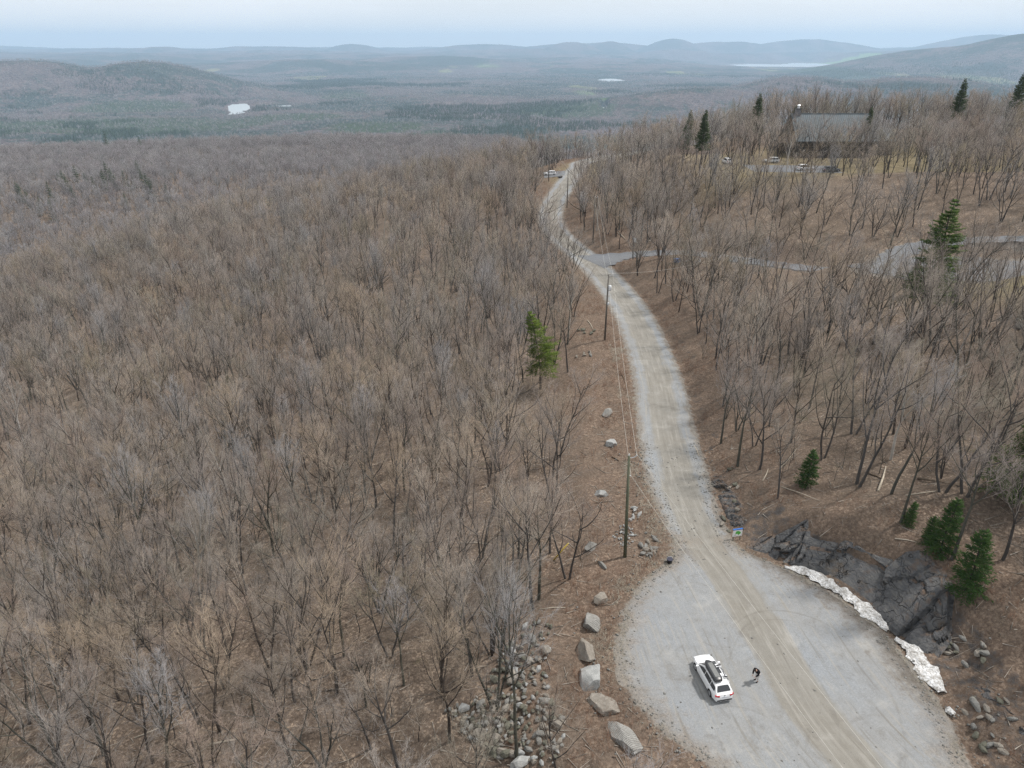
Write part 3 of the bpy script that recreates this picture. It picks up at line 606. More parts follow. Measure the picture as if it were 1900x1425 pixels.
nk = list(range(10)) * 3 + [10, 11, 11, 12, 12, 12, 13, 13]
scatter(9000, -80, 70, 16, 110, 3.5, dens_near, nk, .68, 1.12)
scatter(16000, -200, 170, 90, 260, 3.7, dens_near, nk, .78, 1.15)
fk = list(range(NEARK, NEARK + 4))
scatter(14000, -330, 330, 240, 420, 3.9, lambda X, Y: .9 + 0 * X, nk, .78, 1.15)
scatter(36000, -760, 260, 400, 1030, 5.0, lambda X, Y: (X < 130) * (.85 + 0 * X), fk, .75, 1.15)
scatter(7000, -75, 60, 16, 120, 2.2, lambda X, Y: .30 + 1.4 * np.maximum(fbm(X / 9, Y / 9, 3), 0), [1, 5, 7, 3], .22, .42)
placed = np.array(placed); PZ = H(placed[:, 0], placed[:, 1])
PX, PY, PD = proj(placed[:, 0], placed[:, 1], PZ)
PXt, PYt, _ = proj(placed[:, 0], placed[:, 1], PZ + 9 * placed[:, 3])
inview = (PX > -15) & (PX < 1915) & (PYt < 1400) & (PYt > 0) & (PY > 0)
order = np.argsort(np.where(inview, PD / placed[:, 3], 1e9)); indiv = set(order[:300].tolist()) & set(np.where(inview)[0].tolist())
LOOK = ['bare grey tree', 'slim bare tan tree', 'twin stemmed bare tree', 'three stemmed bare grey tree', 'wide bare olive brown tree', 'high crowned leaning bare tree', 'bare clump of four stems',
        'slim high crowned bare tree', 'wide twin stemmed bare tree', 'broad bare grey tree', 'pale barked birch', 'strongly leaning wide bare tree', 'narrow upright bare tree', 'low forked broad bare tree'] + ['bare brown tree'] * 4
def zone(px, py, x, y):
    """what a person could say of where a tree stands"""
    if x < Xr(y):
        if 830 < px < 1060 and 1130 < py: return 'at the heap of grey rocks', 'bare trees at the heap of rocks'
        if px > 930 and 930 < py <= 1130: return 'beside the boulder strip', 'bare trees beside the boulder strip'
        if px > 930 and py <= 930: return 'near the lone bright spruce', 'bare trees near the lone spruce left of the road'
        if py > 1400: return 'cut by the bottom edge', 'bare trees along the bottom edge'
        if py > 1130: return 'low on the left slope', 'bare trees on the lowest left slope'
        if px < 480: return 'on the slope towards the left edge', 'bare trees on the far left slope'
        return 'in the middle of the left slope', 'bare trees on the middle left slope'
    if py > 930: return 'above the dark rock cut', 'bare trees above the rock cut'
    if py > 740: return 'on the bank right of the road', 'bare trees on the leafy right bank'
    if py > 500: return 'below the paved turning area', 'bare trees below the turning area'
    return 'on the hill behind the driveway', 'bare trees on the hill behind the driveway'
_o = 'first second third fourth fifth sixth seventh eighth ninth tenth eleventh twelfth thirteenth fourteenth fifteenth sixteenth seventeenth eighteenth nineteenth twentieth'.split()
ORD = ['leftmost'] + [q + ' from left' for q in _o[1:]]
NUMW = ['one', 'two', 'three', 'four', 'five', 'six', 'seven', 'eight', 'nine', 'ten', 'eleven', 'twelve', 'thirteen']
def singled(items):
    """items: (object, label, x in the photo); alike labels are told apart by their order from the left"""
    d = {}
    for o, l_, px in items: d.setdefault(l_, []).append((px, o))
    for l_, q in d.items():
        q.sort(key=lambda v: v[0])
        for i, (_, o) in enumerate(q):
            if len(q) == 1: o['label'] = l_
            elif i < 20:
                a_ = l_ + ', ' + ORD[i]; b_ = a_ + (' of ' + NUMW[len(q) - 1] if len(q) <= 13 else ''); o['label'] = b_ if len(b_.split()) <= 16 else a_
            else: o['label'] = l_
first = {}; items = []
for i in sorted(indiv):
    x, y, k, s, r = placed[i]; k = int(k); wh, grp = zone(PX[i], PY[i], x, y)
    e = empty('bare_tree', (x, y, PZ[i]), r, None, 'tree', grp); e.scale = (s, s, s * (1 + .12 * math.sin(i)))
    items.append((e, LOOK[k] + ' ' + wh, PX[i]))
    for nm_, me in zip(('trunk', 'crown'), TREEMESH[k]):
        o = bpy.data.objects.new(nm_, me); COL.objects.link(o); o.parent = e; first.setdefault((k, nm_), o)
singled(items)
for j, k in enumerate(fk):                                     # one of each far kind stands on the shoulder as a tree of its own
    x, y, _ = hit(*[(610, 300), (520, 290), (700, 300), (430, 300)][j]); e = empty('bare_tree', (x, y, float(H(x, y))), j, ['bare tree on the far shoulder above the scattered small spruces, third from left', 'bare tree on the far shoulder above the scattered small spruces, second from left', 'bare tree on the far shoulder, rightmost of the four standing apart from the wood', 'bare tree on the far shoulder, just right of the scattered small spruces'][j], 'tree', 'bare trees on the far shoulder')
    for nm_, me in zip(('trunk', 'crown'), TREEMESH[k]):
        o = bpy.data.objects.new(nm_, me); COL.objects.link(o); o.parent = e; first.setdefault((k, nm_), o)
rest = np.array([i for i in range(len(placed)) if i not in indiv])
print('TREES', len(placed), 'individual', len(indiv), 'rest', len(rest))
def scatter_object(name, P, K, Sc, Ro, sources):
    """one object whose points carry instances of trees that already stand in the scene"""
    me = bpy.data.meshes.new(name); me.vertices.add(len(P)); me.vertices.foreach_set('co', P.astype(np.float32).ravel())
    for nm_, a, ty in (('kind_index', K, 'INT'), ('size', Sc, 'FLOAT'), ('turn', Ro, 'FLOAT')):
        at = me.attributes.new(nm_, ty, 'POINT'); at.data.foreach_set('value', np.asarray(a, np.int32 if ty == 'INT' else np.float32))
    o = bpy.data.objects.new(name, me); COL.objects.link(o)
    g = bpy.data.node_groups.new(name, 'GeometryNodeTree'); g.interface.new_socket('Geometry', in_out='INPUT', socket_type='NodeSocketGeometry'); g.interface.new_socket('Geometry', in_out='OUTPUT', socket_type='NodeSocketGeometry')
    n = g.nodes; l = g.links; gi = n.new('NodeGroupInput'); go = n.new('NodeGroupOutput')
    jl = n.new('GeometryNodeJoinGeometry')
    for src in reversed(sources):
        jn = n.new('GeometryNodeJoinGeometry')
        for so_ in src:
            q = n.new('GeometryNodeObjectInfo'); q.transform_space = 'ORIGINAL'; q.inputs['Object'].default_value = so_; q.inputs['As Instance'].default_value = False; l.new(q.outputs['Geometry'], jn.inputs[0])
        gt = n.new('GeometryNodeGeometryToInstance'); l.new(jn.outputs[0], gt.inputs[0]); l.new(gt.outputs[0], jl.inputs[0])
    ip = n.new('GeometryNodeInstanceOnPoints'); l.new(gi.outputs[0], ip.inputs['Points']); l.new(jl.outputs[0], ip.inputs['Instance']); ip.inputs['Pick Instance'].default_value = True
    def na(nm_, ty):
        q = n.new('GeometryNodeInputNamedAttribute'); q.data_type = ty; q.inputs[0].default_value = nm_; return q.outputs[0]
    l.new(na('kind_index', 'INT'), ip.inputs['Instance Index']); l.new(na('size', 'FLOAT'), ip.inputs['Scale'])
    cx = n.new('ShaderNodeCombineXYZ'); l.new(na('turn', 'FLOAT'), cx.inputs[2]); er = n.new('FunctionNodeEulerToRotation'); l.new(cx.outputs[0], er.inputs[0]); l.new(er.outputs[0], ip.inputs['Rotation'])
    l.new(ip.outputs[0], go.inputs[0]); md = o.modifiers.new('scatter', 'NODES'); md.node_group = g
    return o
src = []; kmap = {}
for k in range(len(TREEMESH)):
    if (k, 'trunk') in first: kmap[k] = len(src); src.append((first[(k, 'trunk')], first[(k, 'crown')]))
K = np.array([kmap.get(int(k), 0) for k in placed[rest, 2]])
fo = scatter_object('forest', np.stack([placed[rest, 0], placed[rest, 1], PZ[rest]], -1), K, placed[rest, 3], placed[rest, 4], src)
tag(fo, 'dense leafless brown wood covering the slopes and the far shoulder', 'forest', kind='stuff')

# ------------------------------------------------------------------ conifers
def conifer(seed, Ht, Rm, base, nwh, nbr, dens, lean=0.0, droop=.25, side=None, gap=0.0):
    rs = np.random.RandomState(seed); n = 9; tz = np.linspace(-.3, Ht, n); tr = np.stack([lean * tz * tz / Ht, .15 * np.sin(tz), tz], -1)[None]
    V1 = prisms(*segs(tr, np.array([.016 * Ht]), np.array([.02])), 7)
    P = []; D = []; Ln = []
    for h in np.linspace(base, .985, nwh):
        m = nbr if h < .9 else max(4, nbr - 2); a0 = rs.uniform(0, 6.28)
        for q in range(m):
            a = a0 + q * 6.283 / m + rs.normal(0, .2)
            if rs.rand() < gap: continue
            f = 1.0 if side is None else (1.15 if math.cos(a - side) > -.1 else (.45 if h < .75 else .9))
            z = h * Ht; L = Rm * (1 - h) ** .75 * f * rs.uniform(.6, 1.2) + .18 * Rm * (1 - h) + .12
            P.append((lean * z * z / Ht, .15 * math.sin(z), z)); el = (-.25 + .75 * h) * droop * 3 + rs.normal(0, .06); D.append((math.cos(a) * math.cos(el), math.sin(a) * math.cos(el), math.sin(el))); Ln.append(L)
    P = np.array(P); D = np.array(D); Ln = np.array(Ln); b = grow(rs, P, D, Ln, 4, .05, .04); V2 = prisms(*segs(b, Ln * .012 + .012, Ln * .003 + .005), 3)
    m = dens; k = len(P); t = np.linspace(.12, 1, m)[None] + rs.uniform(-.03, .03, (k, m)); t = t.clip(0, .999); f = t * 4; i = f.astype(int).clip(0, 3); fr = (f - i)[..., None]; idx = np.arange(k)[:, None]
    p0 = b[idx, i] + (b[idx, i + 1] - b[idx, i]) * fr; dd = b[idx, i + 1] - b[idx, i]; dd /= np.linalg.norm(dd, axis=2, keepdims=True)
    sgn = np.where(np.arange(m) % 2 == 0, 1, -1)[None, :, None]; lat = np.cross(dd, np.array([0, 0, 1.0])); dr = dd * .75 + lat * sgn * rs.uniform(.35, .95, (k, m, 1)); dr[..., 2] += rs.normal(-.02, .13, (k, m)); dr /= np.linalg.norm(dr, axis=2, keepdims=True)
    l2 = (Ln[:, None] * .42 * (1.15 - t) + .14) * rs.uniform(.8, 1.3, (k, m)); p0 = p0.reshape(-1, 3); dr = dr.reshape(-1, 3); l2 = l2.reshape(-1)
    out = []
    for j in range(6):
        q = rs.uniform(0, .85, (len(p0), 1)); w_ = dr + rs.normal(0, .38, dr.shape); w_ /= np.linalg.norm(w_, axis=1, keepdims=True); s0 = p0 + dr * l2[:, None] * q
        out.append(cones(s0, s0 + w_ * (l2[:, None] * .42 + .07), np.full(len(p0), .028) + .012 * l2))
    return join(V1), join(V2, *out)
def needle(name, a, b):
    t = NT(name, .8, .15); n = t.noise(1.3, 3, .6, vec=t.pos(obj=True)); n2 = t.noise(9, 2, .6, vec=t.pos(obj=True))
    return t.col(t.mix(.4, t.ramp(n, [(.35, a), (.65, b)]), t.ramp(n2, [(.35, a), (.65, b)])))
NB = needle('bright_needles', (.045, .078, .012), (.15, .20, .032)); NC = needle('mid_needles', (.03, .062, .015), (.10, .16, .03)); ND = needle('deep_needles', (.022, .046, .014), (.065, .11, .03)); NG = needle('grey_needles', (.035, .055, .025), (.095, .125, .055)); NY = needle('young_needles', (.022, .052, .015), (.062, .115, .028))
CM = {'lone': (conifer(51, 13.5, 4.3, .25, 22, 7, 16, -.15, .15, side=0.1, gap=.30), NB), 'big': (conifer(52, 17, 4.2, .30, 26, 7, 18, .0, .15, gap=.24), NC),
      'edge': (conifer(53, 9, 3.0, .15, 24, 8, 16, 0, .2, gap=.12), NC), 'young': (conifer(54, 5, 1.2, .03, 16, 8, 9, 0, .3, gap=.2), NY), 'tall': (conifer(55, 17, 3.1, .36, 30, 7, 15, .0, .3, gap=.12), NG), 'far': (conifer(56, 9, 1.7, .12, 13, 6, 6, 0, .25), ND)}
CMM = {k: (mesh_only('trunk', v[0][0], TR[1]), mesh_only('crown', v[0][1], v[1]), h) for (k, v), h in zip(CM.items(), [13.5, 17, 9, 5, 17, 9])}
def put_conifer(px, py, h, kind, label, group, rz=0, name='spruce_tree', top=None, dz=0):
    x, y, z = hit(px, py, dz)
    if top: h = ray_height(x, y, z, top)
    e = empty(name, (x, y, z - .1), rz, label, 'tree', group); a, b, h0 = CMM[kind]; s = h / h0; sw = min(max(s, .75), 1.15) if kind == 'tall' else s; e.scale = (sw, sw, s)
    for nm_, me in (('trunk', a), ('crown', b)):
        o = bpy.data.objects.new(nm_, me); COL.objects.link(o); o.parent = e
    return e
CLAB = [('lone', 'lone bright green spruce among bare trees left of the road', 0), ('big', 'largest dark green spruce, standing before the driveway curve on the right', 1), ('edge', 'green spruce cut by the right edge of the picture', 2),
        ('young', 'small round topped spruce on the leafy bank right of the road', 0), ('young', 'smallest spruce just above the right end of the rock cut', 1), ('young', 'thin open young spruce behind a bare trunk above the rock cut', 2), ('young', 'brightest young spruce standing nearest above the snow strip', 3), ('young', 'low spruce just left of the thin open one above the rock cut', 4),
        ('tall', 'tall slender spruce standing left of the lodge', 0), ('tall', 'spruce with drooping tiers where the road vanishes on the right', 1), ('tall', 'short dark spruce top left of the drooping one', 2), ('tall', 'small spruce tip just behind the drooping one', 3),
        ('tall', 'spruce in front of the lodge roof', 4), ('tall', 'pale green spruce on the skyline right of the lodge', 5), ('tall', 'tallest spruce on the skyline near the right edge', 6), ('tall', 'spruce on the skyline cut by the right edge', 7),
        ('big', 'small dark spruce beside the largest one', 3), ('young', 'tiny spruce under the one cut by the right edge', 2), ('young', 'tiny spruce between bare trunks near the right edge', 1), ('tall', 'faint spruce tip on the skyline left of the chimney', 2)]
for (a, b, tp), (k, lab, r) in zip(conifer_px, CLAB): put_conifer(a, b, 0, k, lab, 'spruces among the bare trees', r, top=tp)
items = []
for i, (a, b) in enumerate([(110, 335), (120, 342), (126, 345), (160, 337), (200, 328), (208, 335), (215, 342), (196, 345), (258, 322), (264, 334), (285, 315), (40, 366), (52, 373), (75, 380), (95, 366), (137, 368), (234, 375), (275, 352), (282, 356), (310, 358), (72, 388), (98, 398), (192, 340), (240, 340), (200, 272), (262, 276), (175, 345), (145, 338), (36, 362), (232, 336), (248, 338)]):
    e = put_conifer(a, b + 4, 0, 'far', None, 'small dark spruces on the far wooded shoulder', i, top=b - 14 - 18 * ((i * 37) % 10) / 10, dz=4); e['category'] = 'tree'; items.append((e, 'small dark spruce in the ' + ('upper' if b < 330 else 'middle' if b < 350 else 'lower') + ' row on the far shoulder', a))
singled(items)
_r = np.random.RandomState(44); n_ = 300000; rr_ = 3000 + 7000 * _r.rand(n_) ** .8; th_ = _r.uniform(-.72, .72, n_); X = rr_ * np.sin(th_); Y = rr_ * np.cos(th_)
cl = fbm(X / 900 + 60, Y / 900, 5) + .25 * fbm(X / 120, Y / 120, 3); Z = H(X, Y); front = lake_q(X, Y - 120) > 1.1; cl = np.where(front & (lake_q(X, Y + 60) > 1.1), cl, -9); k_ = (cl > .045) & (lake_q(X, Y) > 1.15); hk = ~k_ & (cl > -5) & (_r.rand(n_) < .22) & (lake_q(X, Y) > 1.15); k_ = k_ & (_r.rand(n_) < .8)
sel = np.where(k_ | hk)[0]; fc = [o for o in items[0][0].children]; fsrc = [tuple(fc), (first[(NEARK, 'trunk')], first[(NEARK, 'crown')])]
wo = scatter_object('valley_trees', np.stack([X[sel], Y[sel], Z[sel] - 1], -1), hk[sel].astype(int), np.where(hk[sel], _r.uniform(.9, 1.6, len(sel)), _r.uniform(1.2, 2.1, len(sel))), _r.uniform(0, 6.28, len(sel)), fsrc)
tag(wo, 'far off dark conifers and bare trees speckling the valley floor', 'forest', kind='stuff'); print('VALLEY', len(sel))
# bleached dead tree
(a, b) = hardwood(77, 9, 2, .02, .7, 3, 2, 2, 1, 1.5, .5, .2); x, y, z = hit(265, 610)
e = empty('dead_tree', (x, y, z), 1.2, 'bleached white dead tree forking above the brown crowns of the left slope', 'tree'); mk('trunk', *a, M_snag, e); mk('branches', *b, M_snag, e); e.scale = (1.45, 1.45, 1.5)

# ------------------------------------------------------------------ rocks
import bmesh
def rock_mesh(seed, sub=3, cuts=14, sc=(1, 1, 1), rough=.03, dlo=.52):
    rs = np.random.RandomState(seed); bm = bmesh.new(); bmesh.ops.create_icosphere(bm, subdivisions=sub, radius=1); V = np.array([v.co[:] for v in bm.verts]); F = [tuple(v.index for v in f.verts) for f in bm.faces]; bm.free()
    for _ in range(cuts):
        n = rs.normal(size=3); n /= np.linalg.norm(n); d = rs.uniform(dlo, .84); q = np.maximum(V @ n - d, 0); V = V - q[:, None] * n
    V = V * (1 + rough * rs.normal(size=(len(V), 1)) + .12 * fbm(V[:, 0:1] * 2 + seed, V[:, 1:2] * 2 + V[:, 2:3], 3)); return V * np.array(sc), F
def m_rock(name, a, b, lich=.25, sc=1.6, stripes=False):
    t = NT(name, .95, .15); p = t.pos(obj=True); n = t.noise(sc, 6, .7, vec=p); f = t.noise(sc * 7, 4, .8, vec=p); c = t.ramp(n, [(.3, a), (.7, b)])
    c = t.mix(t.ramp(f, [(.58, 0.0), (.7, lich)]), c, (.5, .5, .47)); c = t.mix(t.ramp(f, [(.3, .6), (.42, 0.0)]), c, tuple(x * .4 for x in a))
    if stripes: w_ = t.n('TexWave'); w_.inputs['Scale'].default_value = 2.2; w_.inputs['Distortion'].default_value = 4; t.l(p, w_.inputs['Vector']); c = t.mix(t.ramp(w_.outputs[0], [(.1, .7), (.35, 0.0)]), c, (.09, .085, .08))
    t.bump(t.math('ADD', n, f), .06, .9); return t.col(c)
R_pale = m_rock('pale_boulder_stone', (.25, .255, .25), (.44, .445, .435)); R_grey = m_rock('grey_stone', (.14, .138, .128), (.27, .265, .25)); R_moss = m_rock('mossy_stone', (.085, .086, .066), (.18, .175, .14), .25)
R_brown = m_rock('brown_stone', (.17, .15, .125), (.32, .295, .26)); R_str = m_rock('streaked_stone', (.21, .205, .19), (.38, .375, .355), .2, 1.2, True); R_dark = m_rock('dark_stone', (.05, .048, .046), (.12, .118, .115), .1)
# px, py of the centre, length, width, height in metres, angle, material, label
BO = [(1127, 770, 2.2, 1.35, 1.1, 55, R_str, 'farthest pale boulder of the row left of the road, split by a dark crack'), (1131, 826, 1.9, 1.5, 1.2, 100, R_pale, 'rounded pale boulder second farthest in the row left of the road'),
      (1117, 918, 1.7, 1.15, .9, 160, R_pale, 'whitish wedge shaped boulder beside the nearest utility pole'), (1095, 1016, 2.0, 1.2, .9, 60, R_grey, 'grey boulder left of the pale stone heap by the pole'), (1118, 1050, 1.9, .65, .6, 110, R_grey, 'narrow upright grey slab below the pole'),
      (1115, 1114, 2.1, 1.3, 1.2, 55, R_brown, 'brownish grey pointed boulder at the gravel edge'), (1101, 1160, 2.6, 1.75, 1.3, 80, R_str, 'pale heart shaped boulder tapering towards the camera'), (1088, 1210, 3.2, 1.5, 1.4, 100, R_brown, 'long brown and grey boulder above the biggest one'),
      (1096, 1262, 3.2, 2.2, 1.7, 95, R_pale, 'biggest pale boulder of the row beside the lot'), (1117, 1312, 2.7, 2.0, .9, 125, R_brown, 'low grey boulder half buried in brush below the biggest one'), (1158, 1374, 3.6, 1.7, 1.1, 122, R_str, 'nearest boulder, long and striped, low in the row')]
for i, (a, b, l_, w_, h_, an, m, lab) in enumerate(BO):
    x, y, z = hit(a, b); V, F = rock_mesh(100 + i, 4, 26, (l_ / 1.55, w_ / 1.55, h_ / 1.4), .012, .5); o = mk('boulder', V, F, m); o.location = (x, y, z + h_ * .12); o.rotation_euler = (.08, .1, R(an)); shade_auto(o, 28); tag(o, lab, 'boulder', 'boulders lining the lot and road')
RMS = []
for j in range(12):
    rs = np.random.RandomState(j); V, F = rock_mesh(200 + j, 2, 18, (.5 * rs.uniform(.9, 1.4), .5 * rs.uniform(.7, 1), .5 * rs.uniform(.5, .9)), .02); me = mk('rock', V, F, [R_grey, R_moss, R_brown, R_grey, R_pale, R_moss, R_brown, R_brown, R_grey, R_moss, R_pale, R_moss][j]); RMS.append(me.data); bpy.data.objects.remove(me)
RNAME = ['grey', 'mossy', 'brown', 'grey', 'pale', 'mossy', 'brown', 'brown', 'grey', 'mossy', 'pale', 'mossy']
def inpoly(px, py, P):
    c = False; j = len(P) - 1
    for i in range(len(P)):
        if (P[i][1] > py) != (P[j][1] > py) and px < (P[j][0] - P[i][0]) * (py - P[i][1]) / (P[j][1] - P[i][1]) + P[i][0]: c = not c
        j = i
    return c
pile = [(985, 1150), (1025, 1165), (1020, 1200), (1015, 1240), (1022, 1290), (1045, 1340), (1048, 1380), (1030, 1425), (960, 1425), (905, 1400), (850, 1360), (830, 1320), (900, 1290), (912, 1250), (940, 1205), (965, 1170)]
rr = np.random.RandomState(3); items = []; got = []
tries = 0
while len(got) < 295 and tries < 20000:
    tries += 1; px = rr.uniform(825, 1050); py = rr.uniform(1148, 1425)
    if not inpoly(px, py, pile): continue
    edge = min(1, abs(px - 985) / 110); s = rr.choice([.42, .6, .85, 1.25], p=[.52, .32, .12, .04]) * rr.uniform(.85, 1.15)
    if any((px - a) ** 2 + ((py - b) * 1.3) ** 2 < (7.2 * (s + c) / 2) ** 2 for a, b, c in got): continue
    got.append((px, py, s)); x, y, z = hit(px, py); j = rr.randint(12)
    o = bpy.data.objects.new('rock', RMS[j]); COL.objects.link(o); o.location = (x, y, z + .18 * s + .1); o.scale = (s, s, s); o.rotation_euler = (rr.uniform(-.4, .4), rr.uniform(-.4, .4), rr.uniform(0, 6.28)); tag(o, None, 'rock', 'rocks heaped on the slope left of the boulders')
    part = 'top' if py < 1215 else 'upper part' if py < 1270 else 'mid height' if py < 1320 else 'lower part' if py < 1375 else 'bottom edge'
    items.append((o, ('big ' if s > 1.1 else 'mid sized ' if s > .62 else 'small ') + RNAME[j] + " rock in the heap's " + ('left' if px < 940 else 'right') + ' half, ' + part, px))
singled(items)
def stones(n, cx, cy, rx, ry, s0, s1, js, where, grp):
    items = []
    for i in range(n):
        a = rr.uniform(0, 6.283); q = math.sqrt(rr.uniform(0, 1)); px = cx + rx * q * math.cos(a); py = cy + ry * q * math.sin(a); x, y, z = hit(px, py); s = rr.uniform(s0, s1); j = js[rr.randint(len(js))]
        o = bpy.data.objects.new('stone', RMS[j]); COL.objects.link(o); o.location = (x, y, z + .15 * s + .12 * (1 - q)); o.scale = (s, s * .8, s * .8); o.rotation_euler = (rr.uniform(-.6, .6), rr.uniform(-.6, .6), rr.uniform(0, 6.28)); tag(o, None, 'stone', grp)
        items.append((o, ('small ' if s < (s0 + s1) / 2 else 'larger ') + RNAME[j] + ' stone ' + where, px))
    singled(items)
stones(48, 1158, 996, 21, 18, .22, .5, [4, 10, 0, 3], 'heaped at the foot of the nearest pole', 'stones heaped at the foot of the pole')
stones(16, 1203, 1012, 17, 24, .45, 1.0, [0, 3, 6, 8, 2], 'in the loose group between pole and road', 'stones between the pole and the road')
stones(7, 1175, 955, 12, 16, .4, .9, [4, 10], 'on the bare dirt patch behind the pole', 'stones on the dirt patch behind the pole')
stones(8, 1085, 660, 22, 10, .5, 1.0, [2, 7, 8], 'in the brush left of the second pole', 'stones in the brush by the second pole')
stones(5, 1088, 617, 18, 5, .8, 1.5, [1, 5], 'ledge piece under the second pole', 'ledge pieces by the second pole')
stones(18, 1830, 1350, 50, 70, .4, 1.1, [1, 5, 8, 2], 'on the ditch side below the snow strip', 'stones at the lower right ditch')
stones(14, 1790, 1215, 40, 25, .4, 1.0, [1, 6, 8], 'right of the rock cut end', 'stones right of the rock cut')
stones(10, 1350, 930, 22, 60, .5, 1.2, [1, 2, 5], 'on the crumbling bank above the leaf sign', 'stones on the crumbling bank')
stones(12, 1290, 490, 35, 14, .7, 1.3, [4, 10, 3], 'beside the driveway by the blue bin', 'stones beside the driveway')
stones(10, 1880, 600, 35, 10, 1.0, 2.0, [2, 3, 0], 'in the low stone bank by the lawn at right', 'stones of the low bank by the lawn')
# fractured rock cut
def outcrop(name, pts, hs, ws, seed, label, mat, n1=150, n2=46, lean=.25):
    """a rock face following ground points pts; hs heights, ws depth into the bank"""
    P = catmull(np.array(pts, float), 12); L = np.r_[0, np.cumsum(np.hypot(*np.diff(P[:, :2], axis=0).T))]; s_ = np.linspace(0, L[-1], n1)
    X = np.interp(s_, L, P[:, 0]); Y = np.interp(s_, L, P[:, 1]); tx = np.gradient(X); ty = np.gradient(Y); q = np.hypot(tx, ty); nx, ny = -ty / q, tx / q
    u = np.linspace(0, 1, len(pts)); h = np.interp(s_ / L[-1], u, hs); w_ = np.interp(s_ / L[-1], u, ws)
    if nx[n1 // 2] < 0: nx, ny = -nx, -ny
    kk = np.ones(41) / 41; nx, ny = [np.convolve(np.r_[[a_[0]] * 20, a_, [a_[-1]] * 20], kk, 'valid') for a_ in (nx, ny)]
    rs = np.random.RandomState(seed); cells = np.stack([rs.uniform(0, L[-1], 44), rs.uniform(0, 1.15, 44)], -1); off = rs.uniform(-.8, .7, 44); tl = rs.normal(0, .09, (44, 2))
    S_ = np.repeat(s_[:, None], n2, 1); T = np.repeat(np.linspace(0, 1, n2)[None], n1, 0); Hh = np.repeat(h[:, None], n2, 1); Wd = np.repeat(w_[:, None], n2, 1)
    d = np.abs(cells[:, 0] - S_[..., None] + .9 * (T[..., None] - .5)) * .8 + np.abs(cells[:, 1] - T[..., None]) * Hh[..., None] * 1.05; c = np.argmin(d, -1); ds = np.sort(d, -1)
    f = off[c] + tl[c, 0] * (S_ - cells[c, 0]) + tl[c, 1] * (T - cells[c, 1]) * Hh - .45 * np.exp(-(ds[..., 1] - ds[..., 0]) / .10)
    I_ = np.repeat(np.arange(n1)[:, None], n2, 1); e = np.minimum(1, np.minimum(I_ / 7, (n1 - 1 - I_) / 7)); f = f * e * np.minimum(1, T * 6 + .4) * (1 - .75 * np.maximum(0, T - .7) / .3) + .14 * fbm(S_ * 1.7, T * Hh * 2 + seed, 4) * e
    dep = Wd * T; xx = X[:, None] + nx[:, None] * (dep - f * .5); yy = Y[:, None] + ny[:, None] * (dep - f * .5); g = H(xx, yy); zz = -.25 + Hh * np.minimum(1, T * 1.45) ** .8 + f * .35
    k = np.clip((T - .66) / .34, 0, 1); zz = zz * (1 - k) + (g - .1) * k; zz = np.maximum(zz, g - .3)
    V = np.stack([xx, yy, zz], -1).reshape(-1, 3)
    F = np.array([[i * n2 + j, i * n2 + j + 1, (i + 1) * n2 + j + 1, (i + 1) * n2 + j] for i in range(n1 - 1) for j in range(n2 - 1)])
    o = mk(name, V, F, mat); shade_auto(o, 22); return tag(o, label, 'rock')
t = NT('slate_face', .62, .35); pt = t.pos(); n = t.noise(.9, 7, .7, vec=pt, dist=.6); f = t.noise(5, 5, .75, vec=pt); wv = t.noise(2.2, 6, .7, vec=t.pos((1, .35, 2.2), rot=(.3, .5, .6)))
c = t.ramp(n, [(.28, (.032, .032, .033)), (.5, (.082, .081, .080)), (.7, (.165, .158, .148))]); c = t.mix(.45, c, t.ramp(wv, [(.35, (.035, .04, .05)), (.5, (.12, .125, .135)), (.68, (.22, .21, .19))]))
c = t.mix(t.ramp(f, [(.6, 0.0), (.75, .5)]), c, (.24, .23, .21)); c = t.mix(t.ramp(t.noise(.5, 5, .7), [(.57, 0.0), (.68, .7)]), c, (.10, .075, .05)); t.b.inputs['Roughness'].default_value = .38
nz_ = t.n('SeparateXYZ'); t.l(t.n('NewGeometry').outputs['Normal'], nz_.inputs[0]); lf_ = t.ramp(t.math('ADD', nz_.outputs[2], t.math('MULTIPLY', t.math('SUBTRACT', t.noise(1.1, 5, .7), .5), .9)), [(.80, 0.0), (.97, .85)]); c = t.mix(lf_, c, t.ramp(t.noise(3, 4, .7), [(.3, (.075, .05, .035)), (.7, (.20, .14, .10))]))
wp = t.n('Mix', data_type='VECTOR'); wp.inputs[0].default_value = .35; t.l(t.pos((1, .45, 1.7), rot=(.2, .4, .7)), wp.inputs[4]); nq = t.n('TexNoise'); nq.inputs['Scale'].default_value = .6; t.l(t.pos(), nq.inputs['Vector']); vm = t.n('VectorMath', operation='SCALE'); t.l(nq.outputs['Color'], vm.inputs[0]); vm.inputs['Scale'].default_value = 9; t.l(vm.outputs[0], wp.inputs[5])
ck = t.ramp(t.vor(.62, vec=wp.outputs[1], feat='DISTANCE_TO_EDGE'), [(0, 0.0), (.022, 1.0)]); ckm = t.math('MULTIPLY', t.math('SUBTRACT', 1.0, ck), t.ramp(t.noise(.5, 3), [(.42, 0.0), (.58, .8)])); c = t.mix(ckm, c, (.02, .02, .021))
t.bump(t.math('ADD', t.math('ADD', wv, f), ck), .16, 1.0); t.col(c); M_slate = t.m
g0 = lambda a, b: unproj(a, b, 0)
outcrop('rock_outcrop', [g0(1388, 1014), g0(1412, 1024), g0(1450, 1042), g0(1500, 1055), g0(1560, 1082), g0(1610, 1122), g0(1655, 1168), g0(1700, 1202), g0(1738, 1225)], [.4, 1.9, 3.9, 4.9, 5.0, 4.9, 4.6, 4.0, 1.0], [2.0, 3.4, 5.2, 7.0, 8.0, 8.5, 8.0, 6.0, 3.0], 5,
        'long dark fractured rock cut behind the snow strips', M_slate)
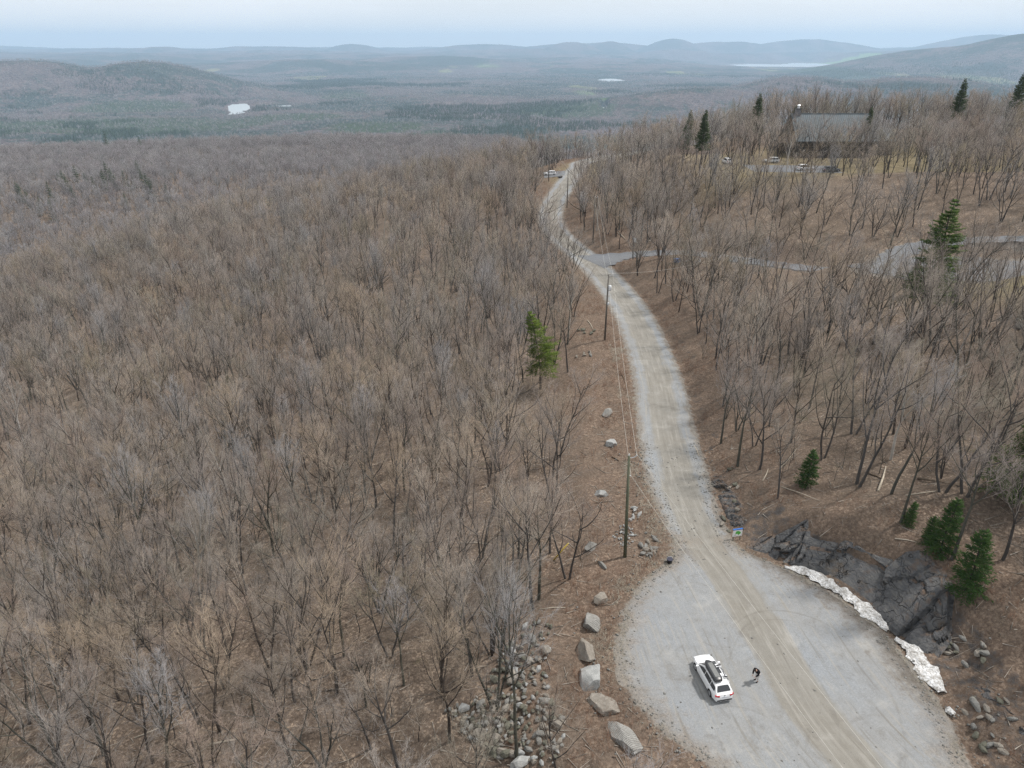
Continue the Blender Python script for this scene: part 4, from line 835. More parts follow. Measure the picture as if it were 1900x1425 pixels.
outcrop('rock_ledge', [g0(1775, 1255), g0(1800, 1300), g0(1835, 1360), g0(1870, 1425), g0(1900, 1480)], [.5, 1.5, 1.8, 1.9, 1.5], [1.6, 2.2, 2.6, 2.6, 2.4], 9, 'low broken dark ledge in the lower right corner', M_slate, 80, 28)
outcrop('rock_ledge', [g0(1318, 880), g0(1332, 915), g0(1345, 945), g0(1362, 985)], [.1, .9, 1.1, .5], [1.2, 2.0, 2.4, 1.4], 12, 'dark crumbling ledge above the leaf sign', M_slate, 70, 28)
# snow left at the foot of the rock
t = NT('old_snow', .7, .3); n = t.noise(2.4, 8, .8, dist=1.2); n2 = t.noise(.9, 6, .75, dist=.5); vv = t.vor(5.5)
c = t.ramp(n, [(.34, (.16, .145, .125)), (.45, (.50, .49, .47)), (.56, (.80, .81, .82))]); c = t.mix(t.ramp(n2, [(.38, .65), (.52, 0.0)]), c, (.20, .18, .155)); t.bump(t.math('ADD', n, vv), .15, 1); M_snow = t.col(c)
def snow(pts, ws, h, label, seed, ns=130, nc=22):
    P = catmull(np.array([unproj(a, b, 0) for a, b in pts]), 10); L = np.r_[0, np.cumsum(np.hypot(*np.diff(P, axis=0).T))]; s_ = np.linspace(0, L[-1], ns); X = np.interp(s_, L, P[:, 0]); Y = np.interp(s_, L, P[:, 1]); W = np.interp(s_ / L[-1], np.linspace(0, 1, len(ws)), ws)
    tx = np.gradient(X); ty = np.gradient(Y); q = np.hypot(tx, ty); nx, ny = -ty / q, tx / q; V = []
    v = np.repeat(np.linspace(-1, 1, nc)[None], ns, 0); S_ = np.repeat(s_[:, None], nc, 1); wob = 1 + 1.3 * fbm(S_ * 1.3 + seed, np.sign(v) * 3.0, 5); r = v * W[:, None] / 2 * wob; x = X[:, None] + nx[:, None] * r; y = Y[:, None] + ny[:, None] * r
    e = (1 - v * v).clip(0) ** 1.1; z = np.maximum(H(x, y) + .13, 0) * np.where(np.abs(v) < .99, 1, .6) + e * h * (1 + 1.1 * fbm(x * 1.6, y * 1.6, 4)) + .16 * fbm(x * 5, y * 5, 3) * e - .03
    V = np.stack([x, y, z], -1).reshape(-1, 3)
    F = np.array([[i * nc + j, i * nc + j + 1, (i + 1) * nc + j + 1, (i + 1) * nc + j] for i in range(ns - 1) for j in range(nc - 1)])
    return tag(mk('snowbank', V, F, M_snow, None, True), label, 'snow', 'melting snow along the rock cut')
snow([(1455, 1053), (1480, 1056), (1510, 1066), (1545, 1088), (1590, 1116), (1622, 1143), (1648, 1171)], [.3, 1.3, 1.7, 1.3, 1.5, 2.0, .4], .20, 'long dirty snow strip directly under the rock cut', 1)
snow([(1662, 1184), (1685, 1200), (1705, 1222), (1728, 1252), (1748, 1285)], [.4, 1.6, 1.9, 2.0, .9], .20, 'second dirty snow strip, nearer and right of the rock cut', 7)
snow([(1760, 1314), (1765, 1322), (1768, 1328)], [.4, .8, .3], .2, 'tiny snow patch below the second strip', 3, 20, 12)

# ------------------------------------------------------------------ poles and wires
M_pole = NT('treated_pole', .9, .1); _n = M_pole.noise(3, 4, .7, vec=M_pole.pos((1, 1, .1), obj=True)); M_pole = M_pole.col(M_pole.ramp(_n, [(.3, (.075, .085, .055)), (.7, (.15, .155, .11))]))
M_poleg = NT('weathered_pole', .9, .1); _n = M_poleg.noise(3, 4, .7, vec=M_poleg.pos((1, 1, .1), obj=True)); M_poleg = M_poleg.col(M_poleg.ramp(_n, [(.3, (.10, .09, .078)), (.7, (.19, .175, .155))]))
M_metal = plain('galvanised', (.5, .51, .52), .45, .5, .6); M_cer = plain('insulator', (.55, .55, .53), .4, .5); M_can = plain('transformer_grey', (.62, .64, .66), .45, .5); M_wire = plain('bare_wire', (.50, .485, .44), .5, .5); M_yel = plain('yellow_guard', (.55, .40, .06), .5, .4)
def pole(x, y, z, h, label, mat, lean=0.0, can=False):
    e = empty('utility_pole', (x, y, z), 0, label, 'pole', 'utility poles along the road'); MB().tube([(0, 0, -.4), (lean * .5, 0, h * .5), (lean, 0, h)], [.19, .155, .125], 12).build('post', mat, e, True)
    MB().tube([(lean, 0, h - .25), (lean + .45, -.1, h - .12), (lean + .7, -.15, h + .08)], .045, 6).build('bracket', M_metal, e); MB().tube([(lean + .7, -.15, h + .05), (lean + .7, -.15, h + .18), (lean + .7, -.15, h + .3)], [.05, .09, .04], 8).build('insulator', M_cer, e)
    MB().tube([(lean, 0, h - .02), (lean, 0, h + .14), (lean, 0, h + .26)], [.05, .09, .04], 8).build('insulator', M_cer, e)
    MB().tube([(lean * .8 + .12, -.02, h - 2.3), (lean * .8 + .26, -.04, h - 2.3)], .06, 8).build('clamp', M_metal, e)
    if can:
        c = MB().tube([(.32, -.28, h - 2.9), (.32, -.28, h - 2.85), (.32, -.28, h - 1.95), (.32, -.28, h - 1.9)], [.2, .27, .27, .2], 14).build('transformer', M_can, e, True); MB().tube([(.32, -.28, h - 1.9), (.32, -.28, h - 1.62)], [.06, .04], 8).build('bushing', M_cer, c)
        MB().box((.22, -.1, h - 5.4), (.3, .3, .35)).build('junction_box', M_can, e)
    return (x, y, z, h, lean)
x1, y1 = unproj(1160, 1030, 0); z1 = float(H(x1, y1)); x2, y2, z2 = hit(1122, 632); x3, y3, z3 = hit(1100, 451); x4, y4, z4 = hit(1052, 386); x5, y5, z5 = hit(1018, 336)
PL = [pole(26.8, 4.0, 0, 12.2, 'utility pole behind the camera at the lot edge', M_poleg), pole(x1, y1, z1, 12.3 - z1, 'nearest utility pole, greenish wood, standing left of the lot', M_pole, -.45), pole(x2, y2, z2, 12.5, 'second utility pole, carrying a pale transformer', M_poleg, 0, True),
      pole(x3, y3, z3, 12.3, 'thin utility pole on the bank by the driveway mouth', M_poleg), pole(x4, y4, z4, 12.0, 'utility pole at the inside of the last road bend', M_poleg), pole(x5, y5, z5, 12.0, 'farthest utility pole beside the side drive', M_poleg)]
_x, _y, _z = hit(1318, 545); sp = pole(_x, _y, _z, 7.0, 'short service pole among trees above the driveway', M_poleg)
def tops(p, k): x, y, z, h, l_ = p; return [(x + l_ + .7, y - .15, z + h + .3), (x + l_ * .8 + .26, y - .04, z + h - 2.3), (x + l_, y, z + h + .26)][k]
def wire(pts, r, label, sag=.9, name='overhead_wire'):
    m = MB(); Q = []
    for a, b in zip(pts[:-1], pts[1:]):
        for i in range(14):
            t = i / 14; Q.append(tuple(a[k] + (b[k] - a[k]) * t - (sag * 4 * t * (1 - t) if k == 2 else 0) for k in range(3)))
    Q.append(pts[-1]); m.tube(Q, r, 5); return tag(m.build(name, M_wire), label, 'wire', 'overhead wires')
wire([tops(p, 0) for p in PL[:6]] + [(60, 330, 20)], .012, 'upper overhead wire running pole to pole and across the lot')
wire([tops(p, 1) for p in PL[:6]] + [(62, 330, 18)], .013, 'lower overhead wire running pole to pole and across the lot', 1.0)
wire([tops(PL[2], 2), tops(sp, 2)], .016, 'pale service wire crossing from the transformer pole to the right', .8)
gx, gy, gz = hit(1027, 1040); wire([(x1 - .42, y1, z1 + 11.0), (gx, gy, gz)], .012, 'thin guy wire staying the nearest pole to the left', 0, 'guy_wire')
px_, py_, pz_ = gx + (x1 - gx) * .2, gy + (y1 - gy) * .2, gz + (z1 + 11 - gz) * .2
tag(MB().tube([(gx + .02, gy, gz + .05), (px_, py_, pz_)], .075, 8).build('guy_guard', M_yel, None, True), 'yellow sleeve on the guy wire beside the trees', 'guard')

# ------------------------------------------------------------------ signs, bin, bucket
M_white = plain('white_paint', (.78, .79, .78), .5, .4, 0, .05); M_blue = plain('blue_paint', (.03, .13, .42), .5, .4); M_green = plain('leaf_green', (.10, .42, .07), .5, .3, 0, .05); M_black = plain('black_plastic', (.012, .012, .013), .5, .4); M_post = plain('sign_post', (.18, .16, .13), .9, .1)
x, y, z = hit(1366, 1004); e = empty('leaf_sign', (x, y, z), R(12), 'white sign with a green leaf emblem and blue top edge by the rock cut', 'sign')
for s in (-.42, .42): MB().box((s, .05, .55), (.08, .08, 1.5)).build('post', M_post, e)
MB().box((0, 0, 1.05), (1.12, .04, .86)).build('board', M_white, e); MB().box((0, .04, 1.52), (1.14, .16, .1)).build('header', M_blue, e)
q = []
for i in range(26):
    a = 2 * math.pi * i / 26; r = .27 * (1 + .10 * math.cos(3 * a)); xx, zz = r * 1.15 * math.cos(a), r * math.sin(a)
    if -2.6 < (a if a < math.pi else a - 2 * math.pi) < -1.5: xx *= .35; zz *= .35
    q.append((xx + .03, zz + 1.05))
V = [(a, -.034, b) for a, b in q] + [(a, -.022, b) for a, b in q]; n = len(q)
mk('leaf_emblem', V, [tuple(range(n))] + [(i, i + n, (i + 1) % n + n, (i + 1) % n) for i in range(n)], M_green, e); MB().box((-.28, -.028, .80), (.22, .012, .1), 0).build('grey_mark', M_metal, e)
x, y, z = hit(1177, 458); e = empty('driveway_sign', (x, y, z), R(-5), 'small white notice sign on a dark post at the driveway mouth', 'sign')
MB().box((0, .06, 1.0), (.1, .1, 2.2)).build('post', M_post, e); MB().box((0, 0, 1.75), (.95, .05, 1.25)).build('board', M_white, e)
m = MB()
for k in range(4): m.box((0, -.03, 2.1 - .24 * k), (.62 - .1 * (k % 2), .012, .07))
m.build('notice_lines', plain('notice_grey', (.35, .38, .42), .6), e)
x, y, z = hit(1256, 487); e = empty('blue_bin', (x, y, z), R(10), 'blue storage bin beside the driveway', 'bin'); MB().box((0, 0, .42), (1.3, .7, .84), taper=1.08).build('body', M_blue, e); MB().box((0, 0, .88), (1.48, .84, .08)).build('lid', plain('blue_lid', (.05, .2, .55), .45), e)
for s in (-.4, .4): MB().tube([(s, -.42, .72), (s, -.48, .72)], .08, 8).build('handle', M_black, e)
x, y, z = hit(1242, 1045); e = empty('bucket', (x, y, z), 0, 'black bucket standing at the gravel edge below the pole', 'bucket'); MB().tube([(0, 0, 0), (0, 0, .5)], [.24, .32], 16).build('body', M_black, e, False); MB().tube([(0, 0, .5), (0, 0, .55)], .34, 16).build('rim', plain('dark_rim', (.04, .04, .06), .4), e)
MB().tube([(-.33, 0, .5), (-.2, .1, .74), (.2, .1, .74), (.33, 0, .5)], .018, 6, False).build('handle', M_metal, e)
x, y, z = hit(1039, 330); V, F = rock_mesh(300, 2, 8, (1.1, .9, .6)); o = mk('boulder', V, F, R_dark); o.location = (x, y, z + .3); tag(o, 'dark rounded rock by the white car at the side drive', 'boulder')

# ------------------------------------------------------------------ fallen wood
M_log = plain('pale_log', (.42, .37, .30), .95, .1, 0, .3); M_logd = plain('dark_log', (.12, .095, .07), .95, .1, 0, .3)
items = []
LG = [((1629, 912), (1643, 868), .13, 1, 'pale fallen birch pole on the right bank'), ((1446, 872), (1478, 834), .09, 1, 'pale broken trunk hung beside a bare tree'), ((1415, 893), (1425, 872), .07, 1, 'short pale stick on the bank'), ((1284, 822), (1297, 848), .08, 1, 'pale stick lying at the right road edge'),
      ((1147, 433), (1160, 445), .13, 1, 'pale log slanting on the bank by the notice sign'), ((1200, 450), (1208, 448), .12, 1, 'short white log by the notice sign'), ((1000, 1133), (1050, 1130), .06, 1, 'pale thin fallen branch above the rock heap'), ((880, 1372), (930, 1420), .08, 1, 'bleached fallen branch at the bottom edge left of the rock heap'),
      ((850, 1008), (910, 1012), .08, 1, 'pale fallen trunk among trees right of centre'), ((1105, 935), (1140, 930), .07, 0, 'dark fallen branch left of the pole'), ((1090, 595), (1100, 612), .1, 1, 'pale split branch in the brush'), ((1135, 850), (1148, 856), .1, 0, 'dark stump piece below the second boulder'), ((1610, 880), (1640, 892), .1, 0, 'dark log beside the pale birch pole'),
      ((1680, 920), (1745, 912), .07, 1, 'grey fallen branch above the small spruces'), ((1660, 1000), (1700, 1010), .06, 1, 'thin pale branch on the bank above the cut'), ((1700, 890), (1780, 905), .12, 0, 'dark rotting log under bare trees at right'), ((1450, 905), (1520, 930), .06, 1, 'thin curved branch near the small round spruce'), ((1062, 995), (1080, 1045), .05, 0, 'dark stick left of the nearest pole'),
      ((390, 1385), (440, 1375), .11, 1, 'pale curled log at the bottom of the left slope'), ((250, 1370), (300, 1350), .07, 1, 'pale stick low on the left slope'), ((1720, 990), (1760, 1020), .06, 1, 'pale stick beside the thin open spruce'), ((1150, 690), (1160, 712), .07, 0, 'dark branch in the verge brush')]
for (a, b, r, pale, lab) in LG:
    p = hit(*a); q = hit(*b); mid = ((p[0] + q[0]) / 2, (p[1] + q[1]) / 2); zm = max(float(H(*mid)), (p[2] + q[2]) / 2)
    o = MB().tube([(p[0], p[1], p[2] + r * .6), (mid[0] + .1, mid[1], zm + r * 1.2), (q[0], q[1], q[2] + r * .8)], [r, r * .85, r * .5], 7).build('fallen_log', M_log if pale else M_logd, None, True); tag(o, lab, 'log', 'fallen wood')
# ------------------------------------------------------------------ vehicles
M_glass = plain('tinted_glass', (.02, .024, .028), .08, .8, 0, .02); M_tyre = plain('tyre_rubber', (.02, .02, .02), .9, .1); M_rim = plain('alloy_rim', (.45, .46, .47), .35, .5, .6); M_red = plain('lamp_red', (.40, .012, .02), .25, .6); M_lamp = plain('headlamp_glass', (.55, .57, .6), .15, .7)
M_trim = plain('black_trim', (.02, .02, .022), .55, .4); M_silver = plain('silver_bar', (.75, .76, .78), .3, .5, .4); M_plate = plain('number_plate', (.6, .62, .66), .5)
def paint(name, c): t = NT(name, .28, .5); t.b.inputs['Coat Weight'].default_value = .6; t.b.inputs['Coat Roughness'].default_value = .06; return t.col(c)
def loft(rings, mat, name, parent, ang=28):
    n = len(rings[0]); V = [p for r in rings for p in r]; F = [(i * n + j, (i + 1) * n + j, (i + 1) * n + (j + 1) % n, i * n + (j + 1) % n) for i in range(len(rings) - 1) for j in range(n)]
    F += [tuple(range(n)), tuple((len(rings) - 1) * n + j for j in reversed(range(n)))]; o = mk(name, V, F, mat, parent); return shade_auto(o, ang)
def car(x, y, z, rz, P, label, group=None, L=4.6, W=1.8, Hc=1.48, roofload=False, full=True):
    e = empty('parked_car', (x, y, z), rz, label, 'car', group); h2 = L / 2; w2 = W / 2; xf, xr = h2 - .88, -h2 + .92
    def belt(t): return float(np.interp(t, [-h2, -h2 + .08, -h2 + .35, -1.2, .6, 1.15, h2 - .45, h2 - .08, h2], [.62, .86, .96, .95, .92, .92, .80, .66, .50]))
    def wid(t): return w2 * float(np.interp(t, [-h2, -h2 + .1, -h2 + .4, -h2 + .9, 1.2, h2 - .62, h2 - .32, h2 - .12, h2], [.72, .86, .95, 1, 1, .97, .88, .74, .48]))
    rings = []
    for t in np.unique(np.round(np.r_[np.linspace(-h2, h2, 56), -h2 + .04, h2 - .04], 3)):
        zb = .24
        for xw in (xf, xr):
            if abs(t - xw) < .37: zb = max(zb, .31 + math.sqrt(.37 ** 2 - (t - xw) ** 2))
        b = belt(t); w_ = wid(t); lo = min(zb, b - .1)
        half = [(w_ * .93, lo), (w_, lo + .04 + .25 * max(0, .5 - lo)), (w_ * 1.0, max(.6, lo + .06)), (w_ * .975, max(b - .10, lo + .08)), (w_ * .90, b), (w_ * .5, b + .035), (0, b + .05)]
        rings.append([(t, a, c) for a, c in half] + [(t, -a, c) for a, c in reversed(half[:-1])])
    loft(rings, P, 'body', e)
    r0, r1, w0, w1 = -h2 + .14, -h2 + .62, .42, 1.22
    T = lambda t: float(np.interp(t, [r0, r0 + .2, r1, -1.0, -.2, w0, w0 + .25, w1], [.93, 1.12, Hc - .05, Hc, Hc, Hc - .05, Hc - .19, .92]))
    rings = []
    for t in np.linspace(r0, w1, 34):
        q = T(t); f = (q - .9) / (Hc - .9); wb = wid(t) * .88; wt = wb - .20 * f
        half = [(wb, .85), (wb, .90), (wt + .035 * f, q - .07 * f), (wt - .07 * f, q - .005), (wt * .5, q + .02 * f), (0, q + .03 * f)]
        rings.append([(t, a, c) for a, c in half] + [(t, -a, c) for a, c in reversed(half[:-1])])
    loft(rings, P, 'cabin', e)
    for sg in (1, -1):                     # side glass, three panes a side
        for (a, b) in ((-h2 + .5, -1.12), (-1.06, -.08), (-.02, .98)):
            V = []; ts = np.linspace(a, b, 9)
            for t in ts:
                q = T(t); f = (q - .9) / (Hc - .9); wb = wid(t) * .88; wt = wb - .20 * f + .035 * f; zt = q - .10 * f - .02; hi = (zt - .90) / max(q - .07 * f - .90, .02)
                for zz, k in ((.955, (.955 - .9) / max(q - .07 * f - .9, .06)), (max(zt, .97), hi)): V.append((t, sg * (wb + (wt - wb) * min(k, 1) + .012), zz))
            mk('side_window', V, [(2 * i, 2 * i + 1, 2 * i + 3, 2 * i + 2) if sg > 0 else (2 * i, 2 * i + 2, 2 * i + 3, 2 * i + 1) for i in range(8)], M_glass, e, True)
    def slope(nm_, ta, tb, inset):
        V = []; ts = np.linspace(ta, tb, 8)
        for t in ts:
            q = T(t); f = (q - .9) / (Hc - .9); wt = wid(t) * .88 - .20 * f - .09 * f - inset
            for k in np.linspace(-1, 1, 7): V.append((t, k * wt, q + .03 * f * (1 - k * k * .9) + .018))
        o = mk(nm_, V, [(i * 7 + j, (i + 1) * 7 + j, (i + 1) * 7 + j + 1, i * 7 + j + 1) for i in range(7) for j in range(6)], M_glass, e, True)
    slope('windscreen', w0 + .03, w1 - .04, .02); slope('rear_window', r0 + .10, r1 - .05, .06)
    for xw in (xf, xr):
        for sg in (1, -1):
            yc = sg * (w2 - .12); q = MB().tube([(xw, yc - sg * .11, .32), (xw, yc - sg * .09, .32), (xw, yc + sg * .09, .32), (xw, yc + sg * .11, .32)], [.29, .325, .325, .29], 22).build('wheel', M_tyre, e, False)
            MB().tube([(xw, yc + sg * .10, .32), (xw, yc + sg * .118, .32)], .21, 16).build('rim', M_rim, q)
    for sg in (1, -1):
        MB().tube([(h2 - .16, sg * w2 * .55, .66), (h2 - .22, sg * w2 * .86, .70)], [.075, .06], 8).build('headlight', M_lamp, e)
        MB().box((-h2 + .10, sg * w2 * .70, .80), (.14, .36, .13), rz=-sg * .35).build('tail_light', M_red, e)
        m = MB().box((.92, sg * (w2 + .09), .98), (.13, .20, .13), rz=sg * .2).build('mirror', P, e)
    MB().box((-h2 + .015, 0, .66), (.04, .50, .12)).build('number_plate', M_plate, e); MB().box((-h2 + .02, 0, .36), (.10, 1.3, .12)).build('rear_valance', M_trim, e); MB().box((h2 - .02, 0, .42), (.06, .95, .16)).build('grille', M_trim, e)
    MB().tube([(-h2 + .045, 0, .83), (-h2 + .01, 0, .83)], .055, 12).build('badge', M_rim, e)
    if roofload:
        mk('sunroof', [(.25, -.46, Hc + .022), (.25, .46, Hc + .022), (-.6, .46, Hc + .034), (-.6, -.46, Hc + .034)], [(0, 1, 2, 3)], M_glass, e)
        for sg in (1, -1): MB().tube([(.30, sg * .62, Hc - .02), (.20, sg * .62, Hc + .05), (-1.45, sg * .62, Hc + .05), (-1.58, sg * .62, Hc - .02)], .022, 6).build('roof_rail', M_silver, e)
        for t in (.02, -.98): MB().box((t, 0, Hc + .085), (.09, 1.42, .035)).build('crossbar', M_silver, e)
        rings = []; us = np.linspace(0, 1, 22)
        for q in us:
            t = .78 - 2.30 * q; wd = .40 * (1 - (1 - min(q / .35, 1)) ** 2.2 * .72) * (1 - .18 * max(0, (q - .85) / .15) ** 2); hh = .37 * (1 - (1 - min(q / .30, 1)) ** 2 * .75) * (1 - .2 * max(0, (q - .85) / .15) ** 2)
            rings.append([(t, .30 + wd * a, Hc + .12 + hh * b) for a, b in ((-.85, 0), (.85, 0), (1, .18), (1, .55), (.86, .86), (.55, 1), (-.55, 1), (-.86, .86), (-1, .55), (-1, .18))])
        rb = loft(rings, plain('roof_box_shell', (.035, .037, .04), .35, .5), 'roof_box', e, 40)
        rings = []
        for q in us[5:-2]:
            t = .78 - 2.30 * q; wd = .40 * (1 - (1 - min(q / .35, 1)) ** 2.2 * .72) * .55; hh = .37 * (1 - (1 - min(q / .30, 1)) ** 2 * .75)
            rings.append([(t, .30 + wd * a, Hc + .12 + hh + b) for a, b in ((-1, -.02), (1, -.02), (.9, .012), (-.9, .012))])
        loft(rings, plain('roof_box_lid', (.16, .165, .16), .45, .4), 'lid_panel', rb, 40)
        rk = MB().tube([(.32, -.50, Hc + .15), (-1.35, -.50, Hc + .15)], .03, 6).build('bike_tray', M_silver, e)
        MB().tube([(-.2, -.50, Hc + .16), (-.5, -.56, Hc + .24), (-1.0, -.46, Hc + .22), (-1.5, -.6, Hc + .16)], .022, 6).build('clamp_arm', M_trim, rk)
        for t in (.1, -1.15): MB().box((t, -.52, Hc + .17), (.10, .26, .05)).build('wheel_holder', M_trim, rk)
    return e
WHITE = paint('white_car_paint', (.80, .81, .82)); SILV = paint('silver_car_paint', (.55, .57, .58)); DGREY = paint('dark_car_paint', (.06, .065, .07))
xa, ya = unproj(1337, 1288, .5); xb, yb = unproj(1302, 1226, .5); rz = math.atan2(yb - ya, xb - xa)
car((xa + xb) / 2 + .1, (ya + yb) / 2, .04, rz, WHITE, 'white station wagon with a black roof box parked on the gravel lot', roofload=True)
for (a, b, an, P, lab, ww) in [(1430, 302, 178, SILV, 'silver car with dark windows standing left of the lodge', 1.85), (1348, 303, 95, WHITE, 'white car leftmost among trees by the lodge yard', 1.8), (1493, 316, 10, WHITE, 'white car half hidden by trees below the lodge', 1.8), (1542, 319, 5, DGREY, 'dark grey car half hidden by trees below the lodge roof', 1.85), (1020, 325, 185, WHITE, 'white car at the side drive by the farthest pole', 1.9)]:
    x, y, z = hit(a, b); car(x, y, z + .05, R(an), P, lab, 'cars parked far up the hill' if a > 1100 else None, 4.9, ww, 1.62)
x, y, z = hit(1037, 324); V = []
for px, py in [(1008, 320), (1064, 318), (1062, 327), (1010, 331)]:
    q = hit(px, py); V.append(q)
n = 10; G = []
for i in range(n):
    for j in range(n):
        u_, v_ = i / (n - 1), j / (n - 1); X_ = (1 - u_) * ((1 - v_) * V[0][0] + v_ * V[3][0]) + u_ * ((1 - v_) * V[1][0] + v_ * V[2][0]); Y_ = (1 - u_) * ((1 - v_) * V[0][1] + v_ * V[3][1]) + u_ * ((1 - v_) * V[1][1] + v_ * V[2][1]); G.append((X_, Y_, float(H(X_, Y_)) + .10))
tag(mk('side_drive', G, [(i * n + j, (i + 1) * n + j, (i + 1) * n + j + 1, i * n + j + 1) for i in range(n - 1) for j in range(n - 1)], M_drive, None, True, dict(across=[g[0] for g in G], along=[g[1] for g in G])), kind='structure')

# ------------------------------------------------------------------ the person
def skin(name, pts, edges, rad, mat, parent, lv=2):
    me = bpy.data.meshes.new(name); me.from_pydata(pts, edges, []); o = bpy.data.objects.new(name, me); COL.objects.link(o); me.materials.append(mat)
    md = o.modifiers.new('skin', 'SKIN'); sv = me.skin_vertices[0].data
    roots = set(); seen = set(); adj = {i: [] for i in range(len(pts))}
    for a, b in edges: adj[a].append(b); adj[b].append(a)
    for i in range(len(pts)):
        if i in seen: continue
        roots.add(i); st = [i]
        while st:
            q = st.pop()
            if q in seen: continue
            seen.add(q); st += adj[q]
    for i, r in enumerate(rad):
        sv[i].radius = (r, r) if np.isscalar(r) else r; sv[i].use_root = i in roots
    md.use_smooth_shade = True; sb = o.modifiers.new('sub', 'SUBSURF'); sb.levels = lv; sb.render_levels = lv; o.parent = parent; return o
px0, py0 = unproj(1403, 1264, 0)
e = empty('person', (px0, py0, .04), R(212), 'person in a black jacket and pale trousers bending forward beside the wagon', 'person')
M_skin = plain('skin', (.50, .31, .23), .6, .3, 0, .05); M_jack = plain('black_jacket', (.012, .012, .014), .9, .15); M_trs = plain('pale_trousers', (.52, .50, .48), .95, .1); M_hair = plain('dark_hair', (.018, .014, .012), .7, .3)
# x is forward
pts = [(-.06, 0, .93), (.02, 0, 1.08), (.13, 0, 1.24), (.24, 0, 1.38), (.34, 0, 1.45), (.41, 0, 1.50), (.48, 0, 1.50)]; ed = [(0, 1), (1, 2), (2, 3), (3, 4), (4, 5), (5, 6)]; rd = [(.15, .12), (.14, .11), (.16, .12), (.15, .11), .058, .085, .092]
for sg in (1, -1):
    b = len(pts); pts += [(-.05, sg * .10, .86), (.00 + .04 * sg, sg * .12, .48), (-.05 + .04 * sg, sg * .13, .10), (.02 + .04 * sg, sg * .135, .045), (.14 + .04 * sg, sg * .15, .04)]; ed += [(0, b), (b, b + 1), (b + 1, b + 2), (b + 2, b + 3), (b + 3, b + 4)]; rd += [.10, .062, .042, .04, .035]
    b = len(pts); pts += [(.22, sg * .20, 1.33), (.27, sg * .25, 1.05), (.42, sg * .15, .90), (.46, sg * .12, .885), (.51, sg * .10, .87)]; ed += [(3, b), (b, b + 1), (b + 1, b + 2), (b + 2, b + 3), (b + 3, b + 4)]; rd += [.062, .043, .030, .027, (.036, .018)]
    for f, (dy, ln) in enumerate([(-.028, .07), (-.010, .08), (.009, .076), (.027, .06)]):
        b2 = len(pts); y0 = sg * .10 + dy; pts += [(.515, y0, .867), (.545 + ln * .2, y0, .85), (.55 + ln * .35, y0, .85 - ln * .45)]; ed += [(b2, b2 + 1), (b2 + 1, b2 + 2)]; rd += [.0095, .0088, .0078]
    b2 = len(pts); pts += [(.47, sg * .075, .88), (.50, sg * .055, .865), (.525, sg * .05, .845)]; ed += [(b2, b2 + 1), (b2 + 1, b2 + 2)]; rd += [.011, .0098, .0088]
skin('body', pts, ed, rd, M_skin, e)
# head features: nose, ears, eyes belong to the face that looks down at the hands
hc = (.47, 0, 1.52); m = MB()
V, F = rock_mesh(1, 3, 0, (1, 1, 1), 0); V = np.array(V) * np.array([.098, .077, .12]); c_, s_ = math.cos(.75), math.sin(.75); V = np.stack([V[:, 0] * c_ + V[:, 2] * s_, V[:, 1], -V[:, 0] * s_ + V[:, 2] * c_], -1) + np.array(hc)
hd = mk('head', V, F, M_skin, e, True)
fd = np.array([c_, 0, -s_]); upv = np.array([s_, 0, c_]); H0 = np.array(hc)
def at(f, s, u): return tuple(H0 + fd * f + np.array([0, s, 0]) + upv * u)
MB().tube([at(.088, 0, .015), at(.118, 0, -.02), at(.095, 0, -.03)], [.008, .014, .010], 8).build('nose', M_skin, hd, True); MB().tube([at(.086, -.024, -.055), at(.094, 0, -.056), at(.086, .024, -.055)], .007, 6).build('mouth', plain('lips', (.36, .14, .12), .5), hd, True)
for sg in (1, -1): MB().tube([at(.08, sg * .03, .012), at(.09, sg * .03, .012)], .011, 8).build('eye', M_trim, hd, True); MB().tube([at(0, sg * .074, -.025), at(-.01, sg * .084, .0), at(0, sg * .076, .025)], .012, 6).build('ear', M_skin, hd, True)
Vh = V - H0; loc = np.stack([Vh @ fd, Vh[:, 1], Vh @ upv], -1); k = (loc[:, 0] < .06 + .5 * np.maximum(loc[:, 2] - .03, 0)) & (loc[:, 2] > -.07)
mk('hair', H0 + Vh * np.where(k, 1.14, .93)[:, None], F, M_hair, e, True)
pts = [(-.06, 0, .93), (.02, 0, 1.08), (.13, 0, 1.24), (.24, 0, 1.38), (.33, 0, 1.44)]; ed = [(0, 1), (1, 2), (2, 3), (3, 4)]; rd = [(.22, .18), (.225, .19), (.25, .20), (.23, .18), .12]
for sg in (1, -1):
    b = len(pts); pts += [(.22, sg * .22, 1.33), (.27, sg * .26, 1.05), (.43, sg * .15, .905)]; ed += [(3, b), (b, b + 1), (b + 1, b + 2)]; rd += [.10, .08, .06]
skin('jacket', pts, ed, rd, M_jack, e)
pts = [(-.06, 0, .90)]; ed = []; rd = [.15]
for sg in (1, -1): b = len(pts); pts += [(-.05, sg * .10, .82), (.00 + .04 * sg, sg * .12, .48), (-.05 + .04 * sg, sg * .13, .13)]; ed += [(0, b), (b, b + 1), (b + 1, b + 2)]; rd += [.118, .085, .065]
skin('trousers', pts, ed, rd, M_trs, e)
for sg in (1, -1): skin('shoe', [(-.09 + .04 * sg, sg * .13, .05), (.03 + .04 * sg, sg * .14, .045), (.17 + .04 * sg, sg * .155, .035)], [(0, 1), (1, 2)], [.05, .052, .042], M_jack, e)

